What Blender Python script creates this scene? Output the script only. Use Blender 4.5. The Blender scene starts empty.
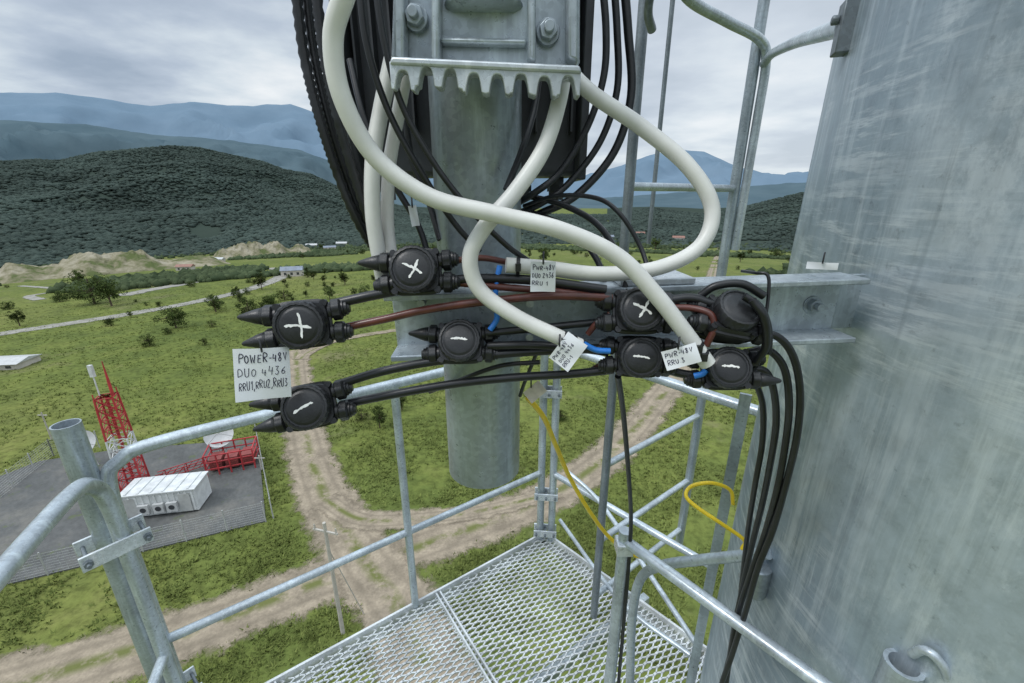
import bpy, math, random
import numpy as np
from mathutils import Vector, noise
random.seed(7); np.random.seed(7)
scene=bpy.context.scene
COL=scene.collection
scene.view_settings.view_transform='Standard'
scene.view_settings.look='None'
scene.view_settings.exposure=0

# ---------------------------------------------------------------- image pixels cast along camera rays to world points
H=25.0; F=430.0; TH=math.radians(18.75); ST,CT=math.sin(TH),math.cos(TH)
CAM=Vector((0,0,H))
def pixel_ray(px,py):  # camera ray direction through image pixel px,py
    a=(px-512)/F; b=-(py-341.5)/F
    return Vector((a, CT+b*ST, -ST+b*CT))
def V(px,py,Y):
    d=pixel_ray(px,py); return CAM+d*(Y/d.y)
def Z(px,py,dz):
    d=pixel_ray(px,py); return CAM+d*(dz/d.z)
def sstep(a,b,x):
    t=np.clip((x-a)/(b-a),0,1); return t*t*(3-2*t)
def gz(x,y):
    r=np.hypot(x,y); return -35.0*sstep(80,620,r)
def GT(px,py):
    d=pixel_ray(px,py); h=math.hypot(d.x,d.y); dx,dy,s=d.x/h,d.y/h,d.z/h
    r=15.0
    while r<4000:
        if H+s*r<=float(gz(dx*r,dy*r)): break
        r+=max(.05,r*.002)
    return Vector((dx*r,dy*r,float(gz(dx*r,dy*r))))

# ---------------------------------------------------------------- mesh builder
class MB:
    def __init__(s): s.v=[]; s.f=[]
    def add(s,vs,fs):
        n=len(s.v); s.v.extend([tuple(v) for v in vs]); s.f.extend([tuple(i+n for i in f) for f in fs]); return s
    def box(s,c,ax,ay,az,hx,hy,hz):
        c=Vector(c);ax=Vector(ax)*hx;ay=Vector(ay)*hy;az=Vector(az)*hz
        vs=[c+ax*i+ay*j+az*k for k in(-1,1) for j in(-1,1) for i in(-1,1)]
        return s.add(vs,[(0,2,3,1),(4,5,7,6),(0,1,5,4),(2,6,7,3),(0,4,6,2),(1,3,7,5)])
    def bar(s,p0,p1,w,h,up=(0,0,1)):
        p0=Vector(p0);p1=Vector(p1);a=(p1-p0);L=a.length;a.normalize();up=Vector(up)
        b=up.cross(a)
        if b.length<1e-4: b=Vector((1,0,0)).cross(a)
        b.normalize(); u=a.cross(b)
        return s.box((p0+p1)/2,a,b,u,L/2,w/2,h/2)
    def cyl(s,p0,p1,r0,r1=None,seg=20,cap=True):
        r1=r0 if r1 is None else r1
        p0=Vector(p0);p1=Vector(p1);a=(p1-p0).normalized()
        b=a.orthogonal().normalized();c=a.cross(b)
        vs=[];
        for p,r in((p0,r0),(p1,r1)):
            for i in range(seg):
                t=2*math.pi*i/seg; vs.append(p+(b*math.cos(t)+c*math.sin(t))*r)
        fs=[(i,(i+1)%seg,seg+(i+1)%seg,seg+i) for i in range(seg)]
        if cap: fs+= [tuple(range(seg))[::-1],tuple(range(seg,2*seg))]
        return s.add(vs,fs)
    def lathe(s,o,axis,prof,seg=28,lobes=0,lamp=0,ref=None):
        o=Vector(o);a=Vector(axis).normalized();b=(Vector(ref) if ref is not None else a.orthogonal());b=(b-a*b.dot(a)).normalized();c=a.cross(b)
        vs=[];fs=[]
        for (h,r) in prof:
            for i in range(seg):
                t=2*math.pi*i/seg; rr=r*(1+(lamp*math.copysign(1,math.cos(lobes*t)) if lobes else 0))
                vs.append(o+a*h+(b*math.cos(t)+c*math.sin(t))*rr)
        for k in range(len(prof)-1):
            for i in range(seg):
                j=(i+1)%seg; fs.append((k*seg+i,k*seg+j,(k+1)*seg+j,(k+1)*seg+i))
        fs.append(tuple(range(seg))[::-1]); fs.append(tuple(range((len(prof)-1)*seg,len(prof)*seg)))
        return s.add(vs,fs)
    def tube(s,pts,r,seg=10,rib=0,ribl=0.004):
        pts=[Vector(p) for p in pts]
        if rib:
            out=[pts[0]]
            for a,b in zip(pts,pts[1:]):
                L=(b-a).length;n=max(1,int(round(L/(ribl/2))))
                for k in range(1,n+1): out.append(a.lerp(b,k/n))
            pts=out
        n=len(pts); t=[]
        for i in range(n):
            t.append((pts[min(i+1,n-1)]-pts[max(i-1,0)]).normalized())
        b=t[0].orthogonal().normalized(); vs=[]
        for i in range(n):
            b=(b-t[i]*b.dot(t[i])).normalized(); c=t[i].cross(b)
            rr=(r[i] if isinstance(r,(list,tuple)) else r)
            if rib: rr=rr*(1+ (rib if i%2 else -rib))
            for k in range(seg):
                q=2*math.pi*k/seg; vs.append(pts[i]+(b*math.cos(q)+c*math.sin(q))*rr)
        fs=[]
        for i in range(n-1):
            for k in range(seg):
                l=(k+1)%seg; fs.append((i*seg+k,i*seg+l,(i+1)*seg+l,(i+1)*seg+k))
        fs.append(tuple(range(seg))[::-1]); fs.append(tuple(range((n-1)*seg,n*seg)))
        return s.add(vs,fs)
    def prism(s,pts,ext):
        pts=[Vector(p) for p in pts];e=Vector(ext);n=len(pts)
        vs=pts+[p+e for p in pts]
        fs=[tuple(range(n)),tuple(range(n,2*n))[::-1]]+[(i,n+i,n+(i+1)%n,(i+1)%n) for i in range(n)]
        return s.add(vs,fs)

def spl(p,n=8):
    p=[Vector(q) for q in p]; P=[p[0]*2-p[1]]+p+[p[-1]*2-p[-2]]; out=[]
    for i in range(1,len(P)-2):
        a,b,c,d=P[i-1:i+3]
        for k in range(n):
            t=k/n; out.append(.5*((2*b)+(c-a)*t+(2*a-5*b+4*c-d)*t*t+(3*b-a-3*c+d)*t**3))
    out.append(p[-1]); return out

def mesh_obj(name,mb,mat,smooth=True,bevel=0,angle=38,base=True):
    me=bpy.data.meshes.new(name); vs=mb.v
    arr=np.array(vs,dtype=float); lo=arr.min(0);hi=arr.max(0)
    o=Vector(((lo[0]+hi[0])/2,(lo[1]+hi[1])/2,lo[2])) if base else Vector((0,0,0))
    me.from_pydata((arr-np.array(o)).tolist(),[],mb.f)
    me.update()
    import bmesh
    if len(vs)<60000:
        bm=bmesh.new(); bm.from_mesh(me); bmesh.ops.recalc_face_normals(bm,faces=bm.faces); bm.to_mesh(me); bm.free()
    if smooth:
        me.shade_smooth(); me.set_sharp_from_angle(angle=math.radians(angle))
    me.materials.append(mat)
    ob=bpy.data.objects.new(name,me); ob.location=o; COL.objects.link(ob)
    if bevel:
        m=ob.modifiers.new('bevel','BEVEL'); m.width=bevel; m.segments=2; m.limit_method='ANGLE'; m.angle_limit=math.radians(40)
    return ob
def tag(ob,label,cat,group=None):
    ob["label"]=label; ob["category"]=cat
    if group: ob["group"]=group
    return ob
def parent(ch,pa,paw=None):
    w=paw if paw is not None else pa.location
    ch.parent=pa; ch.location=ch.location-Vector(w)
def thing(name,label,cat,parts,group=None):
    """parts: list of objects at world location; creates Empty at base"""
    lo=Vector((1e9,)*3);hi=Vector((-1e9,)*3)
    for p in parts:
        for c in p.bound_box:
            w=Vector(c)+p.location
            for i in range(3): lo[i]=min(lo[i],w[i]);hi[i]=max(hi[i],w[i])
    e=bpy.data.objects.new(name,None); e.location=((lo.x+hi.x)/2,(lo.y+hi.y)/2,lo.z); e.empty_display_size=.05
    COL.objects.link(e)
    for p in parts: parent(p,e)
    return tag(e,label,cat,group)

# ---------------------------------------------------------------- materials
def newmat(name):
    m=bpy.data.materials.new(name); m.use_nodes=True; nt=m.node_tree; nt.nodes.clear()
    out=nt.nodes.new('ShaderNodeOutputMaterial'); b=nt.nodes.new('ShaderNodeBsdfPrincipled'); nt.links.new(b.outputs[0],out.inputs[0])
    return m,nt,b,out
def N(nt,t,**k):
    n=nt.nodes.new(t)
    for a,v in k.items(): setattr(n,a,v)
    return n
def pos(nt,scale=(1,1,1),rot=(0,0,0)):
    g=N(nt,'ShaderNodeNewGeometry'); m=N(nt,'ShaderNodeMapping'); m.inputs['Scale'].default_value=scale; m.inputs['Rotation'].default_value=rot
    nt.links.new(g.outputs['Position'],m.inputs[0]); return m.outputs[0]
def noi(nt,vec,scale,detail=4,rough=.55):
    n=N(nt,'ShaderNodeTexNoise'); n.inputs['Scale'].default_value=scale; n.inputs['Detail'].default_value=detail; n.inputs['Roughness'].default_value=rough
    nt.links.new(vec,n.inputs['Vector']); return n.outputs['Fac']
def ramp(nt,fac,stops):
    r=N(nt,'ShaderNodeValToRGB'); e=r.color_ramp.elements
    while len(e)<len(stops): e.new(.5)
    for i,(p,c) in enumerate(stops): e[i].position=p; e[i].color=(c if len(c)==4 else (*c,1)) if not isinstance(c,(int,float)) else (c,c,c,1)
    nt.links.new(fac,r.inputs[0]); return r.outputs[0]
def mix(nt,f,a,b,mode='MIX'):
    m=N(nt,'ShaderNodeMix',data_type='RGBA',blend_type=mode)
    for s,v in((m.inputs[0],f),(m.inputs[6],a),(m.inputs[7],b)):
        if isinstance(v,(int,float)): s.default_value=v
        elif isinstance(v,tuple): s.default_value=(*v,1)
        else: nt.links.new(v,s)
    return m.outputs[2]
def mul(nt,a,b):
    q=N(nt,'ShaderNodeMath',operation='MULTIPLY')
    for s,v in((q.inputs[0],a),(q.inputs[1],b)):
        if isinstance(v,(int,float)): s.default_value=v
        else: nt.links.new(v,s)
    return q.outputs[0]
def bump(nt,b,h,st=.3,dist=.01):
    u=N(nt,'ShaderNodeBump'); u.inputs['Strength'].default_value=st; u.inputs['Distance'].default_value=dist
    nt.links.new(h,u.inputs['Height']); nt.links.new(u.outputs[0],b.inputs['Normal'])

def simple(name,col,rough=.5,metal=0,var=.25,scale=30,bmp=.15,dist=.001,spec=.5):
    m,nt,b,o=newmat(name); p=pos(nt); f=noi(nt,p,scale,5)
    c=ramp(nt,f,[(.3,tuple(x*(1-var) for x in col)),(.7,tuple(min(1,x*(1+var)) for x in col))])
    nt.links.new(c,b.inputs['Base Color']); b.inputs['Roughness'].default_value=rough; b.inputs['Metallic'].default_value=metal
    b.inputs['Specular IOR Level'].default_value=spec
    f2=noi(nt,p,scale*6,3); bump(nt,b,f2,bmp,dist); return m

def galv(name,col=(.38,.435,.475),metal=.45,rough=.34,sc=1.0,streak=True,mott=1.0):
    m,nt,b,o=newmat(name); p=pos(nt)
    v=N(nt,'ShaderNodeTexVoronoi'); v.inputs['Scale'].default_value=170*sc; nt.links.new(p,v.inputs['Vector'])
    n1=noi(nt,p,7*sc,4,.55); n2=noi(nt,p,70*sc,4)
    c1=ramp(nt,n1,[(.30,tuple(x*(1-.28*mott) for x in col)),(.5,col),(.72,tuple(min(.9,x*(1+.28*mott)) for x in col))])
    sp=N(nt,'ShaderNodeSeparateColor'); nt.links.new(v.outputs['Color'],sp.inputs[0])
    c2=ramp(nt,sp.outputs[0],[(0,.74),(1,1.0)])
    c=mix(nt,.8,c1,c2,'MULTIPLY')
    if streak:
        ps=pos(nt,(1,1,.10)); n3=noi(nt,ps,38*sc,5,.7); s3=ramp(nt,n3,[(.52,0),(.66,1)])
        c=mix(nt,mul(nt,s3,.40),c,tuple(min(.85,x*1.6) for x in col))
        nd=noi(nt,p,30*sc,4,.6); sd_=ramp(nt,nd,[(.62,0),(.74,.4)]); c=mix(nt,sd_,c,tuple(x*.5 for x in col))
    nt.links.new(c,b.inputs['Base Color']); b.inputs['Metallic'].default_value=metal
    r=ramp(nt,n2,[(.3,rough-.08),(.7,rough+.12)]); nt.links.new(r,b.inputs['Roughness'])
    bump(nt,b,n2,.10,.0015); return m

M_galv=galv('galvanised_steel')
M_galv_bright=galv('bright_galvanised_steel',(.60,.65,.68),.35,.30)
M_galv_dark=galv('weathered_galvanised_steel',(.20,.23,.25),.5,.45)
M_rail=galv('galvanised_rail',(.46,.52,.56),.4,.32)
M_grate=galv('galvanised_grating',(.62,.65,.66),.2,.45,1,False)
M_black=simple('black_cable_rubber',(.012,.013,.015),.36,0,.3,60,.12,.0005)
M_blackplastic=simple('black_moulded_plastic',(.017,.018,.020),.38,0,.35,90,.3,.0007)
M_white=simple('white_conduit_plastic',(.68,.68,.645),.38,0,.10,25,.06,.0005)
M_brown=simple('red_brown_wire_sheath',(.10,.030,.022),.32,0,.3,60,.1,.0005)
M_blue=simple('blue_wire_sheath',(.02,.18,.60),.4,0,.15,60,.1,.0005)
M_yellow=simple('yellow_cable_sheath',(.84,.60,.02),.4,0,.1,40,.1,.0005)
M_paper=simple('laminated_white_paper',(.70,.72,.74),.32,0,.06,30,.08,.0004)
M_oldpaper=simple('weathered_paper',(.48,.44,.36),.6,0,.15,120,.1,.0004)
M_ink=simple('black_ink',(.02,.02,.05),.6,0,.1,50,.05,.0001)
M_paint=simple('white_paint_marker',(.8,.8,.78),.6,0,.12,150,.3,.0004)
M_radio=simple('dark_grey_radio_housing',(.040,.043,.048),.5,.1,.2,40,.15,.0006)
M_red=simple('red_painted_steel',(.38,.035,.04),.5,0,.25,1.5,.1,.01)
M_dullred=simple('dull_red_painted_sheet',(.22,.05,.045),.65,0,.3,1.5,.1,.01)
M_whitesteel=simple('white_painted_steel',(.56,.58,.58),.5,0,.18,1.6,.1,.01)
M_dish=simple('grey_dish_paint',(.44,.45,.45),.5,0,.12,2,.1,.005)
M_wood=simple('grey_pole_concrete',(.40,.38,.34),.8,0,.15,2,.2,.01)
M_fence=simple('fence_steel',(.40,.41,.40),.6,.1,.2,1.5,.1,.005)
M_housewall=simple('plaster_wall',(.50,.47,.42),.8,0,.12,.6,.1,.01)
M_roof=simple('roof_sheet',(.24,.12,.09),.6,0,.2,.8,.1,.01)
M_roofblue=simple('blue_roof_sheet',(.18,.21,.26),.6,0,.2,.8,.1,.01)
M_glass=simple('dark_window_glass',(.05,.055,.06),.25,0,.1,3,.0,.001)
M_bark=simple('tree_bark',(.09,.065,.045),.9,0,.3,4,.4,.02)
def asph_mat():
    m,nt,b,o=newmat('compound_asphalt'); p=pos(nt)
    c=ramp(nt,noi(nt,p,.22,7,.65),[(.32,(.065,.068,.066)),(.5,(.095,.098,.096)),(.68,(.145,.140,.125))])
    c=mix(nt,.6,c,ramp(nt,noi(nt,p,3.5,5,.7),[(.35,.7),(.65,1.2)]),'MULTIPLY')
    c=mix(nt,ramp(nt,noi(nt,p,.6,6,.75),[(.58,0),(.66,.7)]),c,(.085,.11,.04))
    nt.links.new(c,b.inputs['Base Color']); b.inputs['Roughness'].default_value=.9; bump(nt,b,noi(nt,p,3,5),.5,.03); return m
M_asph=asph_mat()

def tower_mat():
    m,nt,b,o=newmat('tower_galvanised_steel'); p=pos(nt)
    n1=noi(nt,pos(nt,(1,1,.5)),2.2,6,.6)
    base=ramp(nt,n1,[(.32,(.235,.295,.345)),(.5,(.325,.395,.445)),(.66,(.45,.52,.565))])
    nf=noi(nt,p,26,7,.72); base=mix(nt,.8,base,ramp(nt,nf,[(.36,.80),(.5,1.0),(.66,1.15)]),'MULTIPLY')
    n2=noi(nt,pos(nt,(1,1,.06),(.06,0,0)),34,8,.75); s2=ramp(nt,n2,[(.47,0),(.60,1)])
    mk=ramp(nt,noi(nt,p,2.2,5,.65),[(.42,0),(.56,1)])
    c=mix(nt,mul(nt,mul(nt,s2,mk),.62),base,(.62,.69,.73))
    n6=noi(nt,pos(nt,(.8,.8,.5),(.5,.2,0)),13,8,.8); s6=ramp(nt,n6,[(.50,0),(.60,1)])
    mk3=ramp(nt,noi(nt,pos(nt,(1,1,.8)),1.7,4,.6),[(.46,0),(.58,1)])
    c=mix(nt,mul(nt,mul(nt,s6,mk3),.55),c,(.70,.76,.79))
    n3=noi(nt,pos(nt,(.22,.22,2.4),(0,.25,0)),26,8,.78); s3=ramp(nt,n3,[(.49,0),(.58,1)])
    mk2=ramp(nt,noi(nt,pos(nt,(1.3,1,1.1)),2.1,5,.65),[(.45,0),(.56,1)])
    c=mix(nt,mul(nt,mul(nt,s3,mk2),.60),c,(.72,.77,.79))
    n7=noi(nt,pos(nt,(1,1,.035)),48,4,.6); c=mix(nt,ramp(nt,n7,[(.58,0),(.68,.30)]),c,(.19,.235,.27))
    n4=noi(nt,p,70,4,.65); c=mix(nt,ramp(nt,n4,[(.63,0),(.73,.45)]),c,(.17,.20,.22))
    nt.links.new(c,b.inputs['Base Color']); b.inputs['Metallic'].default_value=.38
    nt.links.new(ramp(nt,nf,[(.3,.30),(.7,.50)]),b.inputs['Roughness'])
    bump(nt,b,noi(nt,p,35,5,.65),.2,.002); return m
M_tower=tower_mat()

def ground_mat():
    m,nt,b,o=newmat('grassland'); p=pos(nt)
    a=noi(nt,p,.018,6,.6); bb=noi(nt,p,.16,6,.65); c=noi(nt,p,1.3,5,.7)
    c1=ramp(nt,bb,[(.30,(.065,.085,.024)),(.45,(.100,.130,.032)),(.58,(.148,.175,.042)),(.75,(.20,.195,.070))])
    c2=ramp(nt,a,[(.35,(.070,.095,.028)),(.5,(.130,.155,.042)),(.68,(.18,.178,.062))])
    cc=mix(nt,.45,c1,c2)
    sp=ramp(nt,c,[(.36,.55),(.52,1.0),(.7,1.25)]); cc=mix(nt,.85,cc,sp,'MULTIPLY')
    br=ramp(nt,noi(nt,p,.055,7,.7),[(.56,0),(.70,.7)]); cc=mix(nt,br,cc,(.20,.175,.105))
    nt.links.new(cc,b.inputs['Base Color']); b.inputs['Roughness'].default_value=.95; b.inputs['Specular IOR Level'].default_value=.1
    bump(nt,b,c,.5,.2); return m
M_ground=ground_mat()
def dirt_mat(name,col=(.31,.26,.195),edge=True,ruts=True):
    m,nt,b,o=newmat(name); p=pos(nt)
    n=noi(nt,p,.7,7,.65); n2=noi(nt,p,5,4,.7)
    c=ramp(nt,n,[(.3,tuple(x*.62 for x in col)),(.55,col),(.75,tuple(x*1.28 for x in col))])
    c=mix(nt,.55,c,ramp(nt,n2,[(.35,.65),(.65,1.12)]),'MULTIPLY')
    b.inputs['Roughness'].default_value=.95; b.inputs['Specular IOR Level'].default_value=.1
    uv=N(nt,'ShaderNodeUVMap'); sx=N(nt,'ShaderNodeSeparateXYZ'); nt.links.new(uv.outputs[0],sx.inputs[0])
    d=N(nt,'ShaderNodeMath',operation='SUBTRACT'); nt.links.new(sx.outputs[0],d.inputs[0]); d.inputs[1].default_value=.5
    ab=N(nt,'ShaderNodeMath',operation='ABSOLUTE'); nt.links.new(d.outputs[0],ab.inputs[0])
    if ruts:
        rr=ramp(nt,ab.outputs[0],[(.02,1),(.10,0)])
        gm=ramp(nt,noi(nt,p,.5,5,.7),[(.43,0),(.55,1)])
        c=mix(nt,mul(nt,rr,gm),c,(.13,.14,.05))
        rd=ramp(nt,ab.outputs[0],[(.14,0),(.19,.55),(.24,0)]); c=mix(nt,rd,c,tuple(x*.55 for x in col))
    nt.links.new(c,b.inputs['Base Color'])
    bump(nt,b,n2,.6,.06)
    if edge:
        e=N(nt,'ShaderNodeMath',operation='MULTIPLY_ADD'); nt.links.new(noi(nt,p,.55,8,.75),e.inputs[0]); e.inputs[1].default_value=.60; nt.links.new(ab.outputs[0],e.inputs[2])
        al=ramp(nt,e.outputs[0],[(.58,1),(.70,0)])
        nt.links.new(al,b.inputs['Alpha'])
    return m
M_dirt=dirt_mat('dirt_track')
M_road=dirt_mat('pale_gravel_road',(.31,.30,.27),True,False)

def leafmat(name,dark,light,sc=.05):
    m,nt,b,o=newmat(name); g=N(nt,'ShaderNodeNewGeometry')
    c=ramp(nt,g.outputs['Random Per Island'],[(0,dark),(1,light)])
    v=ramp(nt,noi(nt,pos(nt),sc,5,.65),[(.32,.65),(.68,1.3)]); c=mix(nt,1,c,v,'MULTIPLY')
    nt.links.new(c,b.inputs['Base Color']); b.inputs['Roughness'].default_value=.9; b.inputs['Specular IOR Level'].default_value=.05
    return m
M_leaf=leafmat('tree_leaves',(.028,.045,.014),(.080,.108,.032),.3)
M_wood_far=leafmat('hazy_woodland_canopy',(.038,.054,.047),(.054,.073,.062),.006)  # distant tree greens greyed towards blue, haze painted into the leaf colour
M_scrub=leafmat('scrub_leaves',(.035,.052,.026),(.070,.092,.046),.02)
M_tuft=leafmat('grass_blades',(.085,.112,.030),(.175,.205,.060),.12)
def hillmat(name,stops,sc):
    m,nt,b,o=newmat(name); c=ramp(nt,noi(nt,pos(nt),sc,8,.68),stops)
    nt.links.new(c,b.inputs['Base Color']); b.inputs['Roughness'].default_value=1; b.inputs['Specular IOR Level'].default_value=0
    return m
M_hill=hillmat('hazy_forest_floor',[(.35,(.034,.048,.040)),(.6,(.046,.061,.050)),(.75,(.070,.085,.058))],.004)  # base colour carries painted aerial haze, greyer than near greens
M_mtB=hillmat('hazy_forested_mountain',[(.35,(.066,.102,.122)),(.65,(.092,.132,.152))],.0022)  # aerial haze painted as a blue-grey base colour, no volume
M_mtA=hillmat('hazy_blue_mountain',[(.35,(.125,.185,.245)),(.65,(.150,.212,.275))],.0012)  # farthest ridge: blue of the distance haze is put into the base colour
M_quarry=hillmat('sandy_cliff',[(.40,(.09,.11,.045)),(.50,(.19,.175,.115)),(.6,(.29,.265,.20)),(.8,(.38,.35,.28))],.09)

# ---------------------------------------------------------------- world
w=bpy.data.worlds.new("World"); scene.world=w; w.use_nodes=True; nt=w.node_tree; nt.nodes.clear()
out=N(nt,'ShaderNodeOutputWorld'); sky=N(nt,'ShaderNodeTexSky',sky_type='NISHITA'); sky.sun_disc=False
sky.sun_elevation=math.radians(48)
b1=N(nt,'ShaderNodeBackground'); b1.inputs[1].default_value=.10; nt.links.new(sky.outputs[0],b1.inputs[0])
tc=N(nt,'ShaderNodeTexCoord'); sx=N(nt,'ShaderNodeSeparateXYZ'); nt.links.new(tc.outputs['Generated'],sx.inputs[0])
zz=N(nt,'ShaderNodeMath',operation='ADD'); nt.links.new(sx.outputs[2],zz.inputs[0]); zz.inputs[1].default_value=.13
zm=N(nt,'ShaderNodeMath',operation='MAXIMUM'); nt.links.new(zz.outputs[0],zm.inputs[0]); zm.inputs[1].default_value=.05
dx=N(nt,'ShaderNodeMath',operation='DIVIDE'); dy=N(nt,'ShaderNodeMath',operation='DIVIDE')
nt.links.new(sx.outputs[0],dx.inputs[0]);nt.links.new(zm.outputs[0],dx.inputs[1]);nt.links.new(sx.outputs[1],dy.inputs[0]);nt.links.new(zm.outputs[0],dy.inputs[1])
cv=N(nt,'ShaderNodeCombineXYZ'); nt.links.new(dx.outputs[0],cv.inputs[0]);nt.links.new(dy.outputs[0],cv.inputs[1])
cn=noi(nt,cv.outputs[0],.9,9,.52)
cl=ramp(nt,cn,[(.38,(.33,.41,.52)),(.47,(.47,.55,.66)),(.55,(.66,.74,.81)),(.66,(.92,.95,.97))])
gx=N(nt,'ShaderNodeMapRange'); nt.links.new(sx.outputs[0],gx.inputs[0]); gx.inputs[1].default_value=-.6; gx.inputs[2].default_value=.5; gx.inputs[3].default_value=.05; gx.inputs[4].default_value=.5
cl=mix(nt,gx.outputs[0],cl,(.83,.89,.94))
st=N(nt,'ShaderNodeMapRange'); nt.links.new(sx.outputs[2],st.inputs[0]); st.inputs[1].default_value=.45; st.inputs[2].default_value=.9; st.inputs[3].default_value=1.0; st.inputs[4].default_value=2.8
b2=N(nt,'ShaderNodeBackground'); nt.links.new(cl,b2.inputs[0]); nt.links.new(st.outputs[0],b2.inputs[1])
ms=N(nt,'ShaderNodeMixShader'); ms.inputs[0].default_value=.92; nt.links.new(b1.outputs[0],ms.inputs[1]); nt.links.new(b2.outputs[0],ms.inputs[2]); nt.links.new(ms.outputs[0],out.inputs[0])
sl=bpy.data.lights.new('sun','SUN'); sl.energy=1.5; sl.angle=math.radians(16); sl.color=(1,.98,.95)
so=bpy.data.objects.new('sun',sl); COL.objects.link(so); so.location=(0,0,60)
sd=Vector((-.62,-.30,.86))
so.rotation_euler=sd.to_track_quat('Z','Y').to_euler()
sky.sun_rotation=math.atan2(sd.x,sd.y)

# ---------------------------------------------------------------- camera
cd=bpy.data.cameras.new('camera'); cd.sensor_width=36; cd.lens=36*F/1024; cd.clip_start=.01; cd.clip_end=40000
co=bpy.data.objects.new('camera',cd); co.location=CAM; co.rotation_euler=(math.radians(90)-TH,0,0); COL.objects.link(co); scene.camera=co

# ---------------------------------------------------------------- terrain
def polar_mesh(name,az0,az1,na,rs,fn,mat,wrap=False):
    azs=np.radians(np.linspace(az0,az1,na)); A,R=np.meshgrid(azs,rs); X=R*np.sin(A); Y=R*np.cos(A); Zz=fn(A,R,X,Y)
    nr=len(rs); v=np.stack([X,Y,Zz],-1).reshape(-1,3)
    f=[(i*na+j,i*na+j+1,(i+1)*na+j+1,(i+1)*na+j) for i in range(nr-1) for j in range(na-1)]
    me=bpy.data.meshes.new(name); me.from_pydata(v.tolist(),[],f); me.shade_smooth(); me.materials.append(mat)
    ob=bpy.data.objects.new(name,me); COL.objects.link(ob); ob["kind"]="structure"; return ob
rs=np.concatenate([[0.5],np.geomspace(8,14000,190)])
polar_mesh('ground',0,360,361,rs,lambda A,R,X,Y:gz(X,Y),M_ground)
def table(t):
    a=[];s=[]
    for px,py in t:
        d=pixel_ray(px,py); h=math.hypot(d.x,d.y); a.append(math.atan2(d.x,d.y)); s.append(d.z/h)
    return np.array(a),np.array(s)
T_h=table([(-900,165),(-300,165),(0,162),(35,160),(60,161),(95,153),(130,150),(170,146),(200,148),(225,154),(260,161),(285,170),(310,174),(340,188),(380,202),(450,216),(520,222),(560,216),(600,216),(650,208),(700,214),(740,208),(780,198),(815,190),(900,184),(1100,180),(1900,180)])
T_b=table([(-900,130),(-200,126),(0,120),(80,124),(150,134),(230,140),(300,150),(350,168),(420,188),(480,197),(600,198),(660,194),(700,190),(780,184),(820,182),(1100,176),(1900,176)])
T_a=table([(-900,100),(-200,98),(0,93),(60,93),(110,100),(150,106),(190,102),(240,106),(290,104),(330,118),(380,135),(440,155),(520,172),(580,178),(620,166),(650,155),(680,149),(705,152),(730,163),(755,173),(780,176),(815,174),(900,170),(1100,165),(1900,165)])
def nz(X,Y,s,o=0):
    sh=X.shape; return np.array([noise.fractal(Vector((x*s+o,y*s,o)),1.0,2.0,5) for x,y in zip(X.ravel(),Y.ravel())]).reshape(sh)
def ridge(tab,r0,rk,r1,amp,s,base=-35,jag=.0):
    def fn(A,R,X,Y):
        sl=np.interp(A,tab[0],tab[1]); top=H+sl*rk
        up=np.clip((R-r0)/(rk-r0),0,1)**1.15; dn=np.clip((R-rk)/(r1-rk),0,1)
        S=up*(1-dn**1.5)
        n=-np.abs(nz(X,Y,s,rk*.01))+.25
        z=base+(top-base)*S+ amp*n*np.clip(1-np.abs(2*up-1),0,1)*np.clip((top-base)/200,.1,2)*np.where(R<=rk,1,0)
        return z+np.where(S<=0,-3,0)+jag*nz(X,Y,s*6,3.0)*S
    return fn
hill_fn=ridge(T_h,560,1500,2600,80,.0030)
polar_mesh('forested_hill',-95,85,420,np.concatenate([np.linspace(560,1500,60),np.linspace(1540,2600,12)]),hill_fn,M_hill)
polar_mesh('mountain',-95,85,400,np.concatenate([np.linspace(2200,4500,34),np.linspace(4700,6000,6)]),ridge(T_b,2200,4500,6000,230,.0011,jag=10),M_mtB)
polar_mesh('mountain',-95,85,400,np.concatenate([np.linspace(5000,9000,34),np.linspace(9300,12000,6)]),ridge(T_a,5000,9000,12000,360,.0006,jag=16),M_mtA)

import bmesh
def ico():
    bm=bmesh.new(); bmesh.ops.create_icosphere(bm,subdivisions=1,radius=1); v=np.array([x.co[:] for x in bm.verts]); f=np.array([[q.index for q in x.verts] for x in bm.faces]); bm.free(); return v,f
def mass_mesh(name,V_,F_,mat):
    me=bpy.data.meshes.new(name); nv=len(V_);nf=len(F_);k=F_.shape[1]
    me.vertices.add(nv); me.vertices.foreach_set('co',V_.astype(np.float32).ravel())
    me.loops.add(nf*k); me.loops.foreach_set('vertex_index',F_.astype(np.int32).ravel())
    me.polygons.add(nf); me.polygons.foreach_set('loop_start',np.arange(0,nf*k,k,dtype=np.int32))
    me.update(calc_edges=True); me.validate(); me.materials.append(mat)
    ob=bpy.data.objects.new(name,me); COL.objects.link(ob); ob["kind"]="stuff"; return ob
iv,iff=ico()
NT=60000
az=np.radians(np.where(np.random.rand(NT)<.7,np.random.uniform(-56,-8,NT),np.random.uniform(-10,42,NT)))
rr=560+960*np.random.rand(NT)**.9
X=rr*np.sin(az);Y=rr*np.cos(az); Zh=hill_fn(az,rr,X,Y)
dens=np.array([noise.noise(Vector((x*.008,y*.008,2.2))) for x,y in zip(X,Y)])
keep=(dens>-.40)|(rr>720)
X,Y,Zh=X[keep],Y[keep],np.maximum(Zh[keep],-35); n=len(X)
sz=np.random.uniform(1.8,4.4,n)[:,None,None]
vv=iv[None]*sz*np.array([1.15,1.15,.65])*np.random.uniform(.65,1.3,(n,len(iv),1))
vv+=np.stack([X,Y,Zh+1.0],-1)[:,None,:]
ff=iff[None]+(np.arange(n)*len(iv))[:,None,None]
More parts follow.
